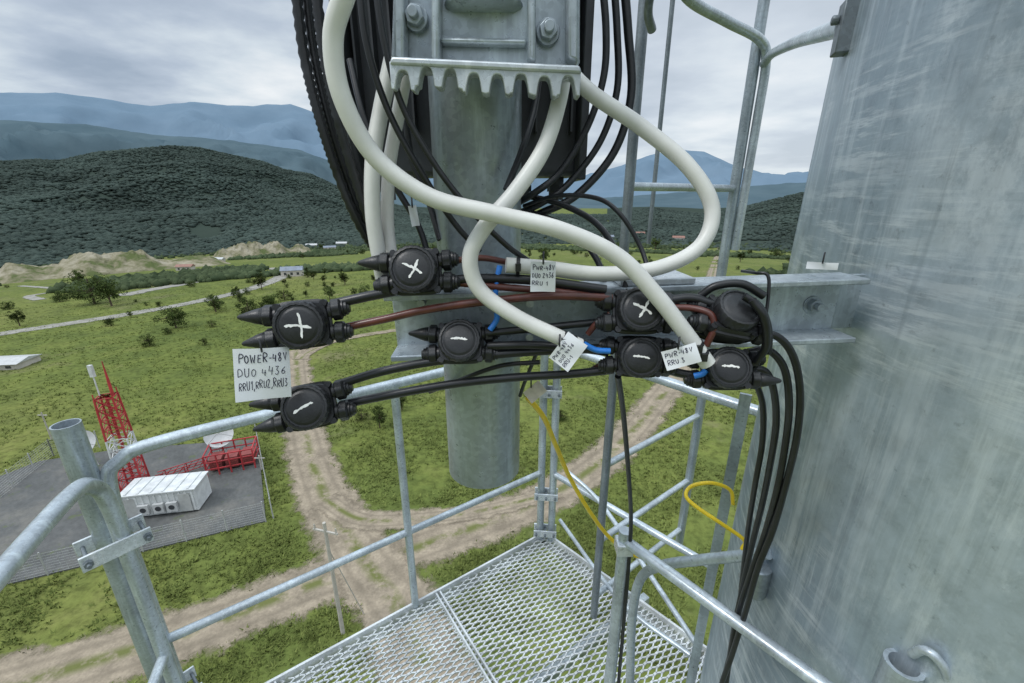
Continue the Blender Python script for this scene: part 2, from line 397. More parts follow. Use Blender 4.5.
mass_mesh('woodland',vv.reshape(-1,3),ff.reshape(-1,3),M_wood_far)

def quarry(pxc,pyc,wpx,hpx,seed):
    c=GT(pxc,pyc); d=c.xy.length; s=d/F; W=wpx*s; Hh=hpx*s; mb=MB(); nx,ny=100,30
    ax=Vector((c.y,-c.x,0)).normalized(); ay=Vector((c.x,c.y,0)).normalized()
    for j in range(ny):
        for i in range(nx):
            u=i/(nx-1)*2-1; t=j/(ny-1)
            p=c+ax*u*W/2+ay*(t*W*.40+6*noise.noise(Vector((u*5,seed,3))))
            prof=min(.72,max(0,(1-abs(u)**2.6))*(.72+.8*noise.noise(Vector((u*3.1,seed,0)))))
            st=min(1,t*2.2)**.8*(1 if t<.65 else 1-((t-.65)/.35)**2)
            z=float(gz(p.x,p.y))-.8+Hh*prof*st*(1+.22*noise.fractal(Vector((u*14,t*4,seed)),1,2,5))
            mb.v.append((p.x,p.y,z))
    for j in range(ny-1):
        for i in range(nx-1): mb.f.append((j*nx+i,j*nx+i+1,(j+1)*nx+i+1,(j+1)*nx+i))
    o=mesh_obj('quarry_cliff',mb,M_quarry,smooth=False); o["kind"]="structure"
quarry(112,274,165,22,1.3); quarry(264,257,90,18,4.1)

def strip(name,pts,width,mat,n=10,lift=.03):
    g=[GT(*p) for p in pts]; c=spl(g,n); vs=[];fs=[];K=6
    for i,p in enumerate(c):
        t=(c[min(i+1,len(c)-1)]-c[max(i-1,0)]); t.z=0; t.normalize(); s=Vector((t.y,-t.x,0))
        wd=width[0]+(width[1]-width[0])*i/(len(c)-1)
        for k in range(K+1):
            q=p+s*wd*(k/K-.5); vs.append((q.x,q.y,float(gz(q.x,q.y))+lift))
    for i in range(len(c)-1):
        for k in range(K):
            a=i*(K+1)+k; fs.append((a,a+1,a+K+2,a+K+1)); 
    me=bpy.data.meshes.new(name); me.from_pydata(vs,[],fs); ul=me.uv_layers.new(name='UVMap')
    for l in me.loops: ul.data[l.index].uv=((l.vertex_index%(K+1))/K,(l.vertex_index//(K+1))*.1)
    me.materials.append(mat); ob=bpy.data.objects.new(name,me); COL.objects.link(ob); ob["kind"]="structure"; return [Vector((q.x,q.y)) for q in c]
tr=[]
tr.append((strip('dirt_track',[(722,232),(716,262),(703,312),(684,362),(655,405),(612,452),(560,490),(500,518),(430,543),(370,565),(300,590),(200,628),(100,660),(-80,715)],(5.8,6.0),M_dirt,10,.03),2.0))
tr.append((strip('dirt_track',[(296,350),(297,372),(300,405),(306,440),(318,480),(338,520),(364,560),(400,610),(430,680),(445,760)],(5.2,7.4),M_dirt,10,.05),2.0))
tr.append((strip('dirt_track',[(560,492),(480,512),(410,520),(360,520),(325,500)],(2.6,3.4),M_dirt,8,.07),1.0))
tr.append((strip('dirt_track',[(300,360),(310,352),(340,340),(400,330)],(3.4,2.4),M_dirt,8,.09),1.0))
strip('gravel_road',[(-60,342),(0,334),(60,325),(130,314),(190,303),(240,292),(275,280),(285,272),(270,268)],(6,7),M_road,10,.05)
strip('gravel_road',[(120,296),(150,290),(190,283),(205,280)],(10,7),M_road,8,.07)
strip('gravel_road',[(40,300),(30,296),(60,290),(20,286)],(4,3),M_road,8,.09)

# compound
cp=[GT(266,522),GT(-60,602),GT(-60,500),GT(40,462),GT(120,450),GT(258,440)]
mb=MB(); mb.add([(p.x,p.y,.10) for p in cp]+[(p.x,p.y,-.05) for p in cp],[tuple(range(6))]+[(i,(i+1)%6,6+(i+1)%6,6+i) for i in range(6)])
o=mesh_obj('compound_pavement',mb,M_asph,smooth=False); o["kind"]="structure"
cp2=np.array([(p.x,p.y) for p in cp])
def inpoly(x,y,P):
    r=np.zeros(np.shape(x),bool); n=len(P)
    for i in range(n):
        x1,y1=P[i];x2,y2=P[(i+1)%n]
        c=((y1>y)!=(y2>y))&(x<(x2-x1)*(y-y1)/((y2-y1)+1e-12)+x1); r^=c
    return r
def fence(pts,label,h=1.9,gate=False):
    mbw=MB();parts=[]
    for a,b in zip(pts,pts[1:]):
        L=(b-a).length;n=max(1,int(L/2.6))
        for k in range(n+1):
            p=a.lerp(b,k/n); q=MB(); q.cyl((p.x,p.y,.0),(p.x,p.y,h+.1),.05,seg=6); parts.append(mesh_obj('post',q,M_fence))
        for k in range(9):
            z=.15+k*(h-.2)/8; mbw.bar((a.x,a.y,z),(b.x,b.y,z),.014,.014)
        m=int(L/.3)
        for k in range(m):
            p=a.lerp(b,(k+.5)/m); mbw.bar((p.x,p.y,.1),(p.x,p.y,h),.010,.010)
    parts.append(mesh_obj('wire_panel',mbw,M_fence,smooth=False))
    thing('wire_fence',label,'fence',parts)
fence([Vector((p.x,p.y,0)) for p in (cp[1],cp[0])],"grey wire mesh fence on thin posts along the paved compound")
fence([Vector((p.x,p.y,0)) for p in (cp[0]+Vector((.4,.4,0)),cp[5])],"grey wire mesh fence on thin posts beside the dish enclosure")
fence([Vector((p.x,p.y,0)) for p in (GT(-10,508),GT(54,456),GT(100,448))],"grey wire mesh fence behind the red lattice mast")

def container():
    a=GT(126,521);b=GT(200,512);a.z=b.z=.1; ax=(b-a).normalized(); L=(b-a).length; ay=Vector((-ax.y,ax.x,0)); up=Vector((0,0,1)); D=2.3;Hh=2.0
    c=a+ax*L/2+ay*D/2
    wl=MB(); wl.box(c+up*(Hh/2+.15),ax,ay,up,L/2,D/2,Hh/2)
    n=int(L/.45)
    for k in range(n):
        p=a+ax*(L*(k+.5)/n)
        wl.box(p+up*(Hh/2+.15)-ay*.03,ax,ay,up,.07,.03,Hh/2-.08)
    parts=[mesh_obj('wall',wl,M_whitesteel,smooth=False)]
    rf=MB(); rf.box(c+up*(Hh+.2),ax,ay,up,L/2+.1,D/2+.1,.05)
    for k in range(6): rf.box(a+ax*(L*(k+.5)/6)+ay*D/2+up*(Hh+.28),ax,ay,up,.06,D/2,.04)
    parts.append(mesh_obj('roof',rf,M_whitesteel,smooth=False))
    for t in(.12,.85):
        d=MB(); d.box(a+ax*L*t-ay*.075+up*1.05,ax,ay,up,.42,.012,.85); parts.append(mesh_obj('door',d,M_fence,smooth=False))
    for t in(.30,.5,.68):
        d=MB(); p=a+ax*L*t-ay*.2+up*.9; d.box(p,ax,ay,up,.38,.12,.40); parts.append(mesh_obj('air_conditioner',d,M_dish,smooth=False))
        d=MB(); d.lathe(p-ay*.12,-ay,[(0,.22),(.02,.22),(.02,.14)],16); parts.append(mesh_obj('fan_grille',d,M_radio,smooth=False))
    for k in range(5):
        d=MB(); d.box(a+ax*(L*(k+.5)/5)+ay*(.3 if k%2 else 1.6)+up*.08,ax,ay,up,.15,.15,.1); parts.append(mesh_obj('foot',d,M_fence,smooth=False))
    thing('equipment_container',"white ribbed equipment container with air conditioners on paved compound",'container',parts)
container()
def lattice(base,h,w0,w1,name,label,bands=5):
    parts=[]; dz=h/ (bands*2); 
    yaw=math.radians(25)
    def cor(z,k):
        w=(w0+(w1-w0)*z/h)/2; a=yaw+math.pi/2*k+math.pi/4; return base+Vector((math.cos(a)*w*1.414,math.sin(a)*w*1.414,z))
    for bi in range(bands):
        mb=MB(); n=2
        for s in range(n):
            z0=(bi*n+s)*dz; z1=z0+dz
            for k in range(4):
                mb.cyl(cor(z0,k),cor(z1,k),.075,seg=6); mb.bar(cor(z0,k),cor(z1,(k+1)%4),.055,.055); mb.bar(cor(z1,k),cor(z0,(k+1)%4),.055,.055)
                mb.bar(cor(z1,k),cor(z1,(k+1)%4),.06,.06)
        parts.append(mesh_obj('lattice_section',mb,M_whitesteel if bi==2 else M_red))
    q=base+Vector((0,0,0)); mb=MB(); mb.bar(q,q+Vector((0,0,h)),.22,.08)
    for k in range(int(h/.5)): mb.bar(q+Vector((-.2,-.1,k*.5)),q+Vector((.2,-.1,k*.5)),.05,.05)
    parts.append(mesh_obj('ladder',mb,M_red))
    mb=MB()
    for k in range(4): mb.bar(cor(h,k),cor(h,(k+2)%4),.1,.1); mb.bar(cor(h,k),cor(h,k)+Vector((0,0,.5)),.06,.06)
    parts.append(mesh_obj('top_frame',mb,M_red))
    q=base+Vector((.4,.2,h)); mb=MB(); mb.tube([q,q+Vector((0,0,1.2)),q+Vector((0,0,3.0))],[.12,.10,.03],6); parts.append(mesh_obj('lightning_rod',mb,M_red))
    q=base+Vector((-.6,.1,h)); mb=MB(); mb.cyl(q,q+Vector((0,0,1.7)),.05,seg=6); mb.box(q+Vector((0,0,2.2)),(1,0,0),(0,1,0),(0,0,1),.15,.12,.5); parts.append(mesh_obj('panel_antenna',mb,M_whitesteel))
    thing(name,label,'mast',parts)
b=GT(138,492); b.z=.1
lattice(b,9.3,1.65,1.15,'lattice_mast',"red lattice mast with one white band and small antennas")
def dish(px,py,r,h,yaw,label):
    g=GT(px,py); g.z=.1; d=Vector((math.sin(yaw),math.cos(yaw),.75)).normalized(); c=g+Vector((0,0,h))
    m=MB(); seg=24; rings=6; b_=d.orthogonal().normalized(); c_=d.cross(b_)
    for side in (0,-.03):
        off=len(m.v)
        for k in range(rings+1):
            rr=r*k/rings if k else .001
            for i in range(seg):
                t=2*math.pi*i/seg; m.v.append(tuple(c+(b_*math.cos(t)+c_*math.sin(t))*rr+d*(rr*rr/r*.35+side)))
        for k in range(rings):
            for i in range(seg):
                j=(i+1)%seg; m.f.append((off+k*seg+i,off+k*seg+j,off+(k+1)*seg+j,off+(k+1)*seg+i))
    parts=[mesh_obj('reflector',m,M_dish)]
    s=MB(); s.cyl(g,c-d*.1,.09,seg=8)
    for k in range(3): 
        a=2.1*k; s.bar(g+Vector((math.cos(a)*.7,math.sin(a)*.7,0)),c-d*.3-Vector((0,0,.4)),.06,.06)
    parts.append(mesh_obj('stand',s,M_fence))
    f=MB(); 
    for k in range(3):
        t=2.1*k; f.bar(c+(b_*math.cos(t)+c_*math.sin(t))*r*.95+d*r*.33,c+d*r*.9,.04,.04)
    f.cyl(c+d*r*.85,c+d*r*1.0,.09,seg=8); parts.append(mesh_obj('feed_horn',f,M_fence))
    thing('satellite_dish',label,'satellite dish',parts,)
dish(225,458,1.25,2.5,math.radians(150),"round grey satellite dish beside the red steel enclosure")
dish(92,466,1.2,2.4,math.radians(165),"round grey satellite dish beside the red lattice mast")
def red_cage():
    a=GT(208,478);b=GT(256,469);a.z=b.z=.1; ax=(b-a).normalized();L=(b-a).length;ay=Vector((-ax.y,ax.x,0));up=Vector((0,0,1)); D=2.4;h=2.1
    mb=MB(); C=lambda u,v,z:a+ax*L*u+ay*D*v+up*z
    for u in(0,.25,.5,.75,1):
        for v in(0,1): mb.bar(C(u,v,0),C(u,v,h),.10,.10)
    for z in(.7,1.4,h):
        for v in(0,1): mb.bar(C(0,v,z),C(1,v,z),.09,.09)
        for u in(0,1): mb.bar(C(u,0,z),C(u,1,z),.09,.09)
    p=[mesh_obj('frame',mb,M_red)]
    for i in range(3):
        q=MB(); q.box(C((i+.5)/3,.55,.75),ax,ay,up,L*.13,D*.32,.55)
        for k in range(4): q.box(C((i+.5)/3,.22,.4+k*.22),ax,ay,up,L*.11,.02,.03)
        p.append(mesh_obj('cabinet',q,M_dullred,smooth=False))
    thing('steel_enclosure',"dull red steel cabinets in railed frame on paved compound",'enclosure',p)
    a=GT(158,486);b=GT(207,470);a.z=b.z=.1; mb=MB(); n=7
    for z in(.4,.95):
        for s in(0,.6): mb.bar(a+up*z+ay*s,b+up*z+ay*s,.06,.06)
    for i in range(n):
        for s in(0,.6): mb.bar(a.lerp(b,i/n)+up*.4+ay*s,a.lerp(b,(i+1)/n)+up*.95+ay*s,.04,.04)
        if i%3==0:
            for s in(0,.6): mb.bar(a.lerp(b,(i+1)/n)+up*0+ay*s,a.lerp(b,(i+1)/n)+up*.95+ay*s,.06,.06)
    tag(mesh_obj('cable_bridge',mb,M_red),"red lattice cable bridge between mast and enclosure",'cable bridge')
red_cage()
g=GT(343,633); mb=MB(); mb.tube([g,g+Vector((0,0,8.2))],[.13,.09],8); P1=mesh_obj('pole',mb,M_wood)
mb=MB(); mb.bar(g+Vector((-.75,.2,7.6)),g+Vector((.75,-.2,7.6)),.09,.1); 
for k in(-.65,0,.65): mb.cyl(g+Vector((k,-k*.26,7.65)),g+Vector((k,-k*.26,7.95)),.06,.03,seg=8)
P2=mesh_obj('crossarm',mb,M_wood); mb=MB(); mb.bar(g+Vector((0,0,6.4)),g+Vector((.9,1.2,0)),.05,.05); P3=mesh_obj('brace',mb,M_wood)
thing('utility_pole',"slender grey utility pole with crossarm beside dirt track",'pole',[P1,P2,P3])
for (px,py,hp) in [(52,440,22),(262,470,16)]:
    g=GT(px,py); h=hp*g.xy.length/F; mb=MB(); mb.tube([g,g+Vector((0,0,h))],[.08,.06],8); mb.bar(g+Vector((-.5,0,h-.3)),g+Vector((.5,0,h-.3)),.08,.08); 
    tag(mesh_obj('lamp_pole',mb,M_wood),"thin pale pole with short crossarm beside compound fence",'pole')

def house(px,py,wpx,hpx,yaw,roof,label,floors=1):
    g=GT(px,py); s=g.xy.length/F; W=wpx*s; h=hpx*s*.5; D=max(W*.4,4); ax=Vector((math.cos(yaw),math.sin(yaw),0)); ay=Vector((-ax.y,ax.x,0)); up=Vector((0,0,1))
    mb=MB(); mb.box(g+up*h/2,ax,ay,up,W/2,D/2,h/2)
    p=[mesh_obj('wall',mb,M_housewall,smooth=False)]
    r=MB(); e=1.08; q=[g+ax*k*W/2*e+ay*j*D/2*1.15+up*(h+.02) for k in(-1,1) for j in(-1,1)]; t=[g+ax*k*W/2*e+up*(h+h*.55) for k in(-1,1)]
    r.add(q+t,[(0,1,4),(2,5,3),(0,4,5,2),(1,3,5,4),(0,2,3,1)]); p.append(mesh_obj('roof',r,roof,smooth=False))
    for k in range(3):
        wd=MB(); wd.box(g+ax*(k-1)*W*.3-ay*(D/2+.02)+up*h*.5,ax,ay,up,W*.06,.03,h*.2); p.append(mesh_obj('window',wd,M_glass,smooth=False))
    thing('house',label,'house',p,'small houses in the valley')
HS=[(293,276,17,11,.3,M_roofblue),(8,366,26,8,.15,M_dish),(186,270,11,6,.2,M_roof),(218,262,10,5,0,M_dish),(312,248,9,5,.2,M_dish),(330,250,10,5,.5,M_roofblue),(342,246,9,5,.1,M_dish),(300,252,8,5,.1,M_roof),(322,244,8,5,.4,M_dish),(608,240,10,6,.1,M_roofblue),(678,241,10,6,-.2,M_roof),(560,236,9,5,.3,M_dish),(640,236,8,5,0,M_roof),(770,228,9,5,0,M_dish)]
for i,hh in enumerate(HS):
    lab={M_roofblue:"small plastered house with blue-grey roof in the fields",M_dish:"small plastered house with pale metal roof in the fields",M_roof:"small plastered house with red-brown roof in the fields"}[hh[5]]
    house(*hh,lab)

def tree_mesh(seed,h,squat):
    rd=random.Random(seed); tk=MB(); tk.tube([(0,0,-.2),(rd.uniform(-.1,.1)*h*.2,0,h*.35),(0,rd.uniform(-.1,.1)*h*.2,h*.75)],[h*.03,h*.02,h*.008],7)
    lf=MB(); R=h*(.46 if squat else .34); cz=h*(.42 if squat else .58)
    cl=[]
    for i in range(40):
        a=rd.uniform(0,2*math.pi); e=rd.uniform(-.95,1); q=(rd.random()**.45)
        rr=R*math.sqrt(max(0,1-e*e))*q*rd.uniform(.7,1.2); c=Vector((math.cos(a)*rr,math.sin(a)*rr,cz+e*h*.38*q)); cl.append(c)
        if i%4==0: tk.tube([(0,0,h*rd.uniform(.2,.5)),c*.6+Vector((0,0,cz*.4)),c],[h*.014,h*.009,h*.003],5)
    for c in cl:
        cr=R*rd.uniform(.2,.38)
        for k in range(52):
            d=Vector((rd.gauss(0,1),rd.gauss(0,1),rd.gauss(0,.8))).normalized()*cr*rd.random()**.4; p=c+d
            s=h*rd.uniform(.016,.032); u=Vector((rd.gauss(0,1),rd.gauss(0,1),rd.gauss(0,1))).normalized(); v=u.orthogonal().normalized()
            lf.add([p-u*s,p+v*s*.6,p+u*s,p-v*s*.6],[(0,1,2,3)])
    def mk(n,mb,m):
        me=bpy.data.meshes.new(n); me.from_pydata(mb.v,[],mb.f); me.materials.append(m); return me
    return mk('trunk',tk,M_bark),mk('crown',lf,M_leaf)
TM=[tree_mesh(i,5.0,i%2==0) for i in range(6)]
def put_tree(p,h,i):
    tm=TM[i%6]; e=bpy.data.objects.new('tree',None); e.location=p; COL.objects.link(e)
    s=h/5.0; e.rotation_euler[2]=random.uniform(0,6.28); e.scale=(s*random.uniform(.8,1.4),s*random.uniform(.8,1.4),s)
    for nme,me in(('trunk',tm[0]),('crown',tm[1])):
        o=bpy.data.objects.new(nme,me); o.parent=e; COL.objects.link(o)
    tag(e,("low spreading green bush on the grass field" if (i%6)%2==0 else "small leafy green tree on the grass field"),'tree','trees scattered over the grass fields')
spec=[(95,304,26),(112,306,22),(176,328,22),(82,288,14),(60,302,10),(216,312,15),(250,316,20),(272,312,18),(240,302,12),(20,326,12),(150,346,12),(380,428,26),(362,420,18),(402,410,20),(205,345,8),(330,330,10),(560,420,16),(330,300,14),(365,296,14),(345,285,12),(770,300,14),(740,262,10),(775,258,10),(262,290,16),(285,300,12),(590,250,12),(620,252,12),(655,250,12),(690,252,12),(545,262,14),(575,300,16),(610,330,14)]
ti=0
for px,py,hp in spec:
    g=GT(px,py); put_tree(g-Vector((0,0,.05)),hp*g.length/F*1.0,ti); ti+=1
def near_track(x,y):
    for c,wd in tr:
        A=np.array([(p.x,p.y) for p in c]); 
        if np.min(np.hypot(A[:,0]-x,A[:,1]-y))<wd+2: return True
    return False
cnt=0
while cnt<170:
    a=math.radians(random.uniform(-54,38)); r=math.exp(random.uniform(math.log(100),math.log(560))); x,y=r*math.sin(a),r*math.cos(a)
    if noise.noise(Vector((x*.012,y*.012,5)))<random.uniform(-.1,.35): continue
    if near_track(x,y) or inpoly(x,y,cp2): continue
    put_tree(Vector((x,y,float(gz(x,y))-.05)),random.uniform(.6,1.6)+r*random.uniform(.003,.011),ti); ti+=1; cnt+=1

NS=24000
az=np.radians(np.random.uniform(-55,40,NS)); r=np.exp(np.random.uniform(np.log(180),np.log(640),NS)); X=r*np.sin(az);Y=r*np.cos(az)
dn=np.array([noise.noise(Vector((x*.009,y*.009,8.1)))+.45*noise.noise(Vector((x*.04,y*.04,1.1))) for x,y in zip(X,Y)]); keep=dn>(.30-.10*sstep(200,420,r)-.42*sstep(430,620,r)); X,Y,r=X[keep],Y[keep],r[keep]; n=len(X)
szz=np.random.uniform(.5,1.6,n)+r/640*np.random.uniform(.3,2.0,n)
vv=iv[None]*szz[:,None,None]*np.random.uniform(.55,1.35,(n,len(iv),1))+np.stack([X,Y,gz(X,Y)+.4],-1)[:,None,:]
mass_mesh('scrub',vv.reshape(-1,3),(iff[None]+(np.arange(n)*len(iv))[:,None,None]).reshape(-1,3),M_scrub)

NG=80000
az=np.radians(np.random.uniform(-62,46,NG)); r=np.exp(np.random.uniform(np.log(19),np.log(170),NG)); X=r*np.sin(az);Y=r*np.cos(az)
ok=~inpoly(X,Y,cp2)
for c,wd in tr:
    for p in c[::2]: ok&=np.hypot(X-p.x,Y-p.y)>wd*.7+np.random.rand(NG)*1.6
dn=np.array([noise.noise(Vector((x*.2,y*.2,1))) for x,y in zip(X,Y)]); ok&=dn>-.15+np.random.rand(NG)*.5-.25
X,Y=X[ok],Y[ok]; n=len(X)
base=np.stack([X,Y,gz(X,Y)],-1)
vs=[];B=5
for k in range(B):
    a=np.random.rand(n)*6.28; hgt=np.random.uniform(.06,.28,n); lean=np.random.uniform(.05,.3,n); wd=np.random.uniform(.02,.07,n)
    o=np.stack([np.cos(a)*.1,np.sin(a)*.1,np.zeros(n)],-1); side=np.stack([-np.sin(a)*wd,np.cos(a)*wd,np.zeros(n)],-1)
    tip=np.stack([np.cos(a)*lean,np.sin(a)*lean,hgt],-1)
    vs.append(np.stack([base+o-side,base+o+side,base+o+tip],1))
vs=np.concatenate(vs,0); mass_mesh('grass',vs.reshape(-1,3),np.arange(len(vs)*3).reshape(-1,3),M_tuft)

# ================================================================= FOREGROUND
UP=Vector((0,0,1)); YA=Vector((0,1,0)); XA=Vector((1,0,0))
TC=Vector((1.066,.55,0)); TR=.6
mb=MB(); seg=128; rings=24
for k in range(rings+1):
    z=-.3+ (H+4.3)*k/rings; r=TR*(1+(H-z)*.012) if z<H-2.2 else TR*(1+2.2*.012)-(z-(H-2.2))*.012*.6
    for i in range(seg):
        t=2*math.pi*i/seg; mb.v.append((TC.x+math.cos(t)*r,TC.y+math.sin(t)*r,z))
for k in range(rings):
    for i in range(seg):
        j=(i+1)%seg; mb.f.append((k*seg+i,k*seg+j,(k+1)*seg+j,(k+1)*seg+i))
shaft=mesh_obj('shaft',mb,M_tower)
def on_tower(px,py,extra=0):
    d=pixel_ray(px,py); h=math.hypot(d.x,d.y); u=Vector((d.x/h,d.y/h)); c=TC.xy; bq=u.dot(c); disc=TR**2-(c.length_squared-bq*bq)
    t=bq-math.sqrt(max(disc,0)); t-=extra; return CAM+Vector((u.x*t,u.y*t,d.z/h*t))
def tnorm(p): 
    n=Vector((p.x-TC.x,p.y-TC.y,0)); return n.normalized()
tp=[shaft]
p=on_tower(768,578); n=tnorm(p); mb=MB(); mb.cyl(p+n*.022-UP*.032,p+n*.022+UP*.03,.023,seg=20); mb.cyl(p+n*.03,p+n*.05,.008,seg=6); tp.append(mesh_obj('rail_socket',mb,M_galv,bevel=.002))
p=on_tower(850,28); n=tnorm(p); mb=MB(); mb.box(p+n*.006,n,n.cross(UP),UP,.010,.014,.034); mb.cyl(p+n*.016+UP*.012,p+n*.026+UP*.012,.007,seg=6); tp.append(mesh_obj('rail_socket',mb,M_galv_dark,bevel=.002))
p=on_tower(908,668); n=tnorm(p); mb=MB(); mb.cyl(p+n*.012-UP*.08,p+n*.012+UP*.012,.020,seg=20,cap=False); mb.cyl(p+n*.012-UP*.08,p+n*.012+UP*.012,.015,seg=20,cap=False)
mb.v+= [tuple(p+n*.012+UP*.012+Vector((math.cos(2*math.pi*k/24)*rad_,math.sin(2*math.pi*k/24)*rad_,0))) for rad_ in(.020,.015) for k in range(24)]
b0=len(mb.v)-48; mb.f+=[(b0+k,b0+(k+1)%24,b0+24+(k+1)%24,b0+24+k) for k in range(24)]
tp.append(mesh_obj('rail_socket',mb,M_galv,bevel=0))
mb=MB(); mb.bar((.523,.872,H-2.4),(.523,.872,H-.42),.008,.024,up=(1,-.6,0))
tp.append(mesh_obj('ladder_rail',mb,M_galv))
thing('steel_tower',"wide round galvanised steel tower shaft with scuffed grey surface",'tower',tp)

PX,PY=-.045,.60
mb=MB(); seg=48; zt,zb=H+.75,H-.420
for (z,r) in ((zb,.051),(zb,.0565),(zb+.001,.057),(zt,.057),(zt,.051)):
    for i in range(seg): t=2*math.pi*i/seg; mb.v.append((PX+math.cos(t)*r,PY+math.sin(t)*r,z))
for k in range(4):
    for i in range(seg): j=(i+1)%seg; mb.f.append((k*seg+i,k*seg+j,(k+1)*seg+j,(k+1)*seg+i))
for i in range(seg): j=(i+1)%seg; mb.f.append((4*seg+i,4*seg+j,j,i))
tag(mesh_obj('mounting_pipe',mb,M_galv),"thick galvanised vertical mounting pipe with open lower end",'pipe')

L0=Vector((-.150,.530,H-.150)); L1=Vector((.432,.560,H-.136)); a=(L1-L0).normalized(); nb=a.cross(UP).normalized()
if nb.y>0: nb=-nb
u=nb.cross(a); u=u if u.z>0 else -u
hh=.041; mb=MB()
mid=(L0+L1)/2; L=(L1-L0).length/2
mb.box(mid,a,nb,u,L,.003,hh)
mb.box(mid+u*(hh-.0035)+nb*.024,a,nb,u,L,.021,.0035); mb.box(mid-u*(hh-.0035)+nb*.024,a,nb,u,L,.021,.0035)
arm=mesh_obj('channel',mb,M_rail,bevel=.0015)
parts=[arm]
mb=MB(); c=L1-a*.21; mb.box(c+u*(hh+.004)+nb*.012-a*.05,a,nb,u,.045,.030,.0035); parts.append(mesh_obj('splice_plate',mb,M_galv_bright,bevel=.001))
mb=MB(); mb.box(L1-nb*.0065+a*.012,a,nb,u,.034,.003,hh-.004); parts.append(mesh_obj('gusset_plate',mb,M_galv,bevel=.001))
for t in(.035,.12,.28):
    mb=MB(); c=L1-a*t+nb*.003; mb.lathe(c,nb,[(0,.012),(.002,.012)],24); mb.cyl(c+nb*.002,c+nb*.010,.0088,seg=6); mb.cyl(c+nb*.010,c+nb*.018,.005,seg=14); parts.append(mesh_obj('bolt',mb,M_galv,bevel=.0006))
for dz in(-.022,.022):
    mb=MB(); pts=[(PX-.067,.515,H-.148+dz)]+[(PX-.067*math.cos(q),.60+.067*math.sin(q),H-.148+dz) for q in np.linspace(0,math.pi,14)]+[(PX+.067,.515,H-.148+dz)]
    mb.tube(pts,.005,8); parts.append(mesh_obj('u_bolt',mb,M_galv_bright))
thing('support_arm',"horizontal galvanised steel channel arm bolted to the tower shaft",'steel beam',parts)

def pp(poly,Y,t): 
    return [V(x,y,Y) for x,y in poly],Vector((0,t,0))
parts=[]
mb=MB(); mb.prism(*pp([(396,-90),(391,55),(397,66),(574,74),(580,62),(580,-90)],.495,.022)); parts.append(mesh_obj('clamp_body',mb,M_rail,bevel=.002))
nt_=8; x0,x1=580,391; pts=[]
rt=random.Random(3)
for k in range(nt_):
    dbot=rt.uniform(-3,3)
    for t in np.linspace(0,1,19)[:-1]:
        x=x0+(x1-x0)*(k+t)/nt_; bot=98-(x0-x)*.055+dbot
        e=min(t,1-t)
        y=bot-20*max(0,1-(abs(t-.5)/.31)**3)**.5 if abs(t-.5)<.31 else bot-1.0+1.4*(.19-e)/.19
        pts.append((x,y))
pts.append((x1,88))
mb=MB(); mb.prism(*pp([(389,61)]+[(p[0],p[1]) for p in pts[::-1]]+[(581,71)],.460,.018)); parts.append(mesh_obj('toothed_jaw',mb,M_galv_bright,bevel=.0016))
mb=MB(); mb.prism(*pp([(391,56),(389,64),(582,73),(580,65)],.457,.038)); parts.append(mesh_obj('ledge',mb,M_galv_bright,bevel=.002))
for xx in((393,404),(431,439),(528,536),(568,579)):
    mb=MB(); mb.prism(*pp([(xx[0],-90),(xx[0],58),(xx[1],62),(xx[1],-90)],.474,.020)); parts.append(mesh_obj('rib',mb,M_rail,bevel=.003))
for yy in(36,):
    mb=MB(); mb.prism(*pp([(440,yy),(440,yy+7),(527,yy+9),(527,yy+2)],.482,.012)); parts.append(mesh_obj('rib',mb,M_rail,bevel=.003))
mb=MB(); c=V(484,10,.50); mb.cyl(c,c+UP*.10,.036,seg=32); mb.lathe(c-UP*.004,UP,[(0,.030),(.004,.038),(.008,.038)],32); parts.append(mesh_obj('boss',mb,M_rail,bevel=.0015))
for (x,y) in((416,18),(548,32)):
    c=V(x,y,.488); mb=MB(); mb.lathe(c+YA*.012,-YA,[(0,.0115),(.0145,.0115)],24); mb.cyl(c-YA*.002,c-YA*.011,.0090,seg=6); mb.cyl(c-YA*.011,c-YA*.018,.005,seg=14); parts.append(mesh_obj('bolt',mb,M_galv,bevel=.0007))
mb=MB(); mb.prism(*pp([(404,-60),(404,40),(568,40),(568,-60)],.66,.03)); parts.append(mesh_obj('rear_jaw',mb,M_galv_dark,bevel=.002))
thing('pipe_clamp',"cast galvanised clamp with toothed jaw and bolts around pipe",'clamp',parts)

def rad():
    parts=[]; Yr=.70; zb=V(400,176,Yr).z; zt=H+.8; xl=V(352,120,Yr).x; xr=V(582,120,Yr).x
    c=Vector(((xl+xr)/2,Yr+.06,(zb+zt)/2)); mb=MB(); mb.box(c,XA,YA,UP,(xr-xl)/2,.045,(zt-zb)/2); parts.append(mesh_obj('housing',mb,M_radio,bevel=.008))
    for xx in(xl,xr):
        mb=MB(); mb.box((xx,Yr+.03,c.z),XA,YA,UP,.006,.055,(zt-zb)/2+.006); parts.append(mesh_obj('side_rail',mb,M_radio,bevel=.002))
    mb=MB(); n=13
    for k in range(n):
        x=xl+.016+(xr-xl-.032)*k/(n-1); mb.box((x,Yr+.004,c.z+.03),XA,YA,UP,.0014,.012,(zt-zb)/2-.03)
    parts.append(mesh_obj('heat_sink',mb,M_radio,smooth=False))
    for k in range(6):
        x=xl+.03+(xr-xl-.06)*k/5; mb=MB(); mb.cyl((x,Yr+.05,zb+.002),(x,Yr+.05,zb-.035),.012,seg=14); mb.lathe((x,Yr+.05,zb-.012),-UP,[(0,.015),(.01,.015)],6); parts.append(mesh_obj('cable_port',mb,M_blackplastic))
    thing('radio_unit',"dark grey finned radio unit mounted behind the steel pipe",'radio unit',parts)
rad()

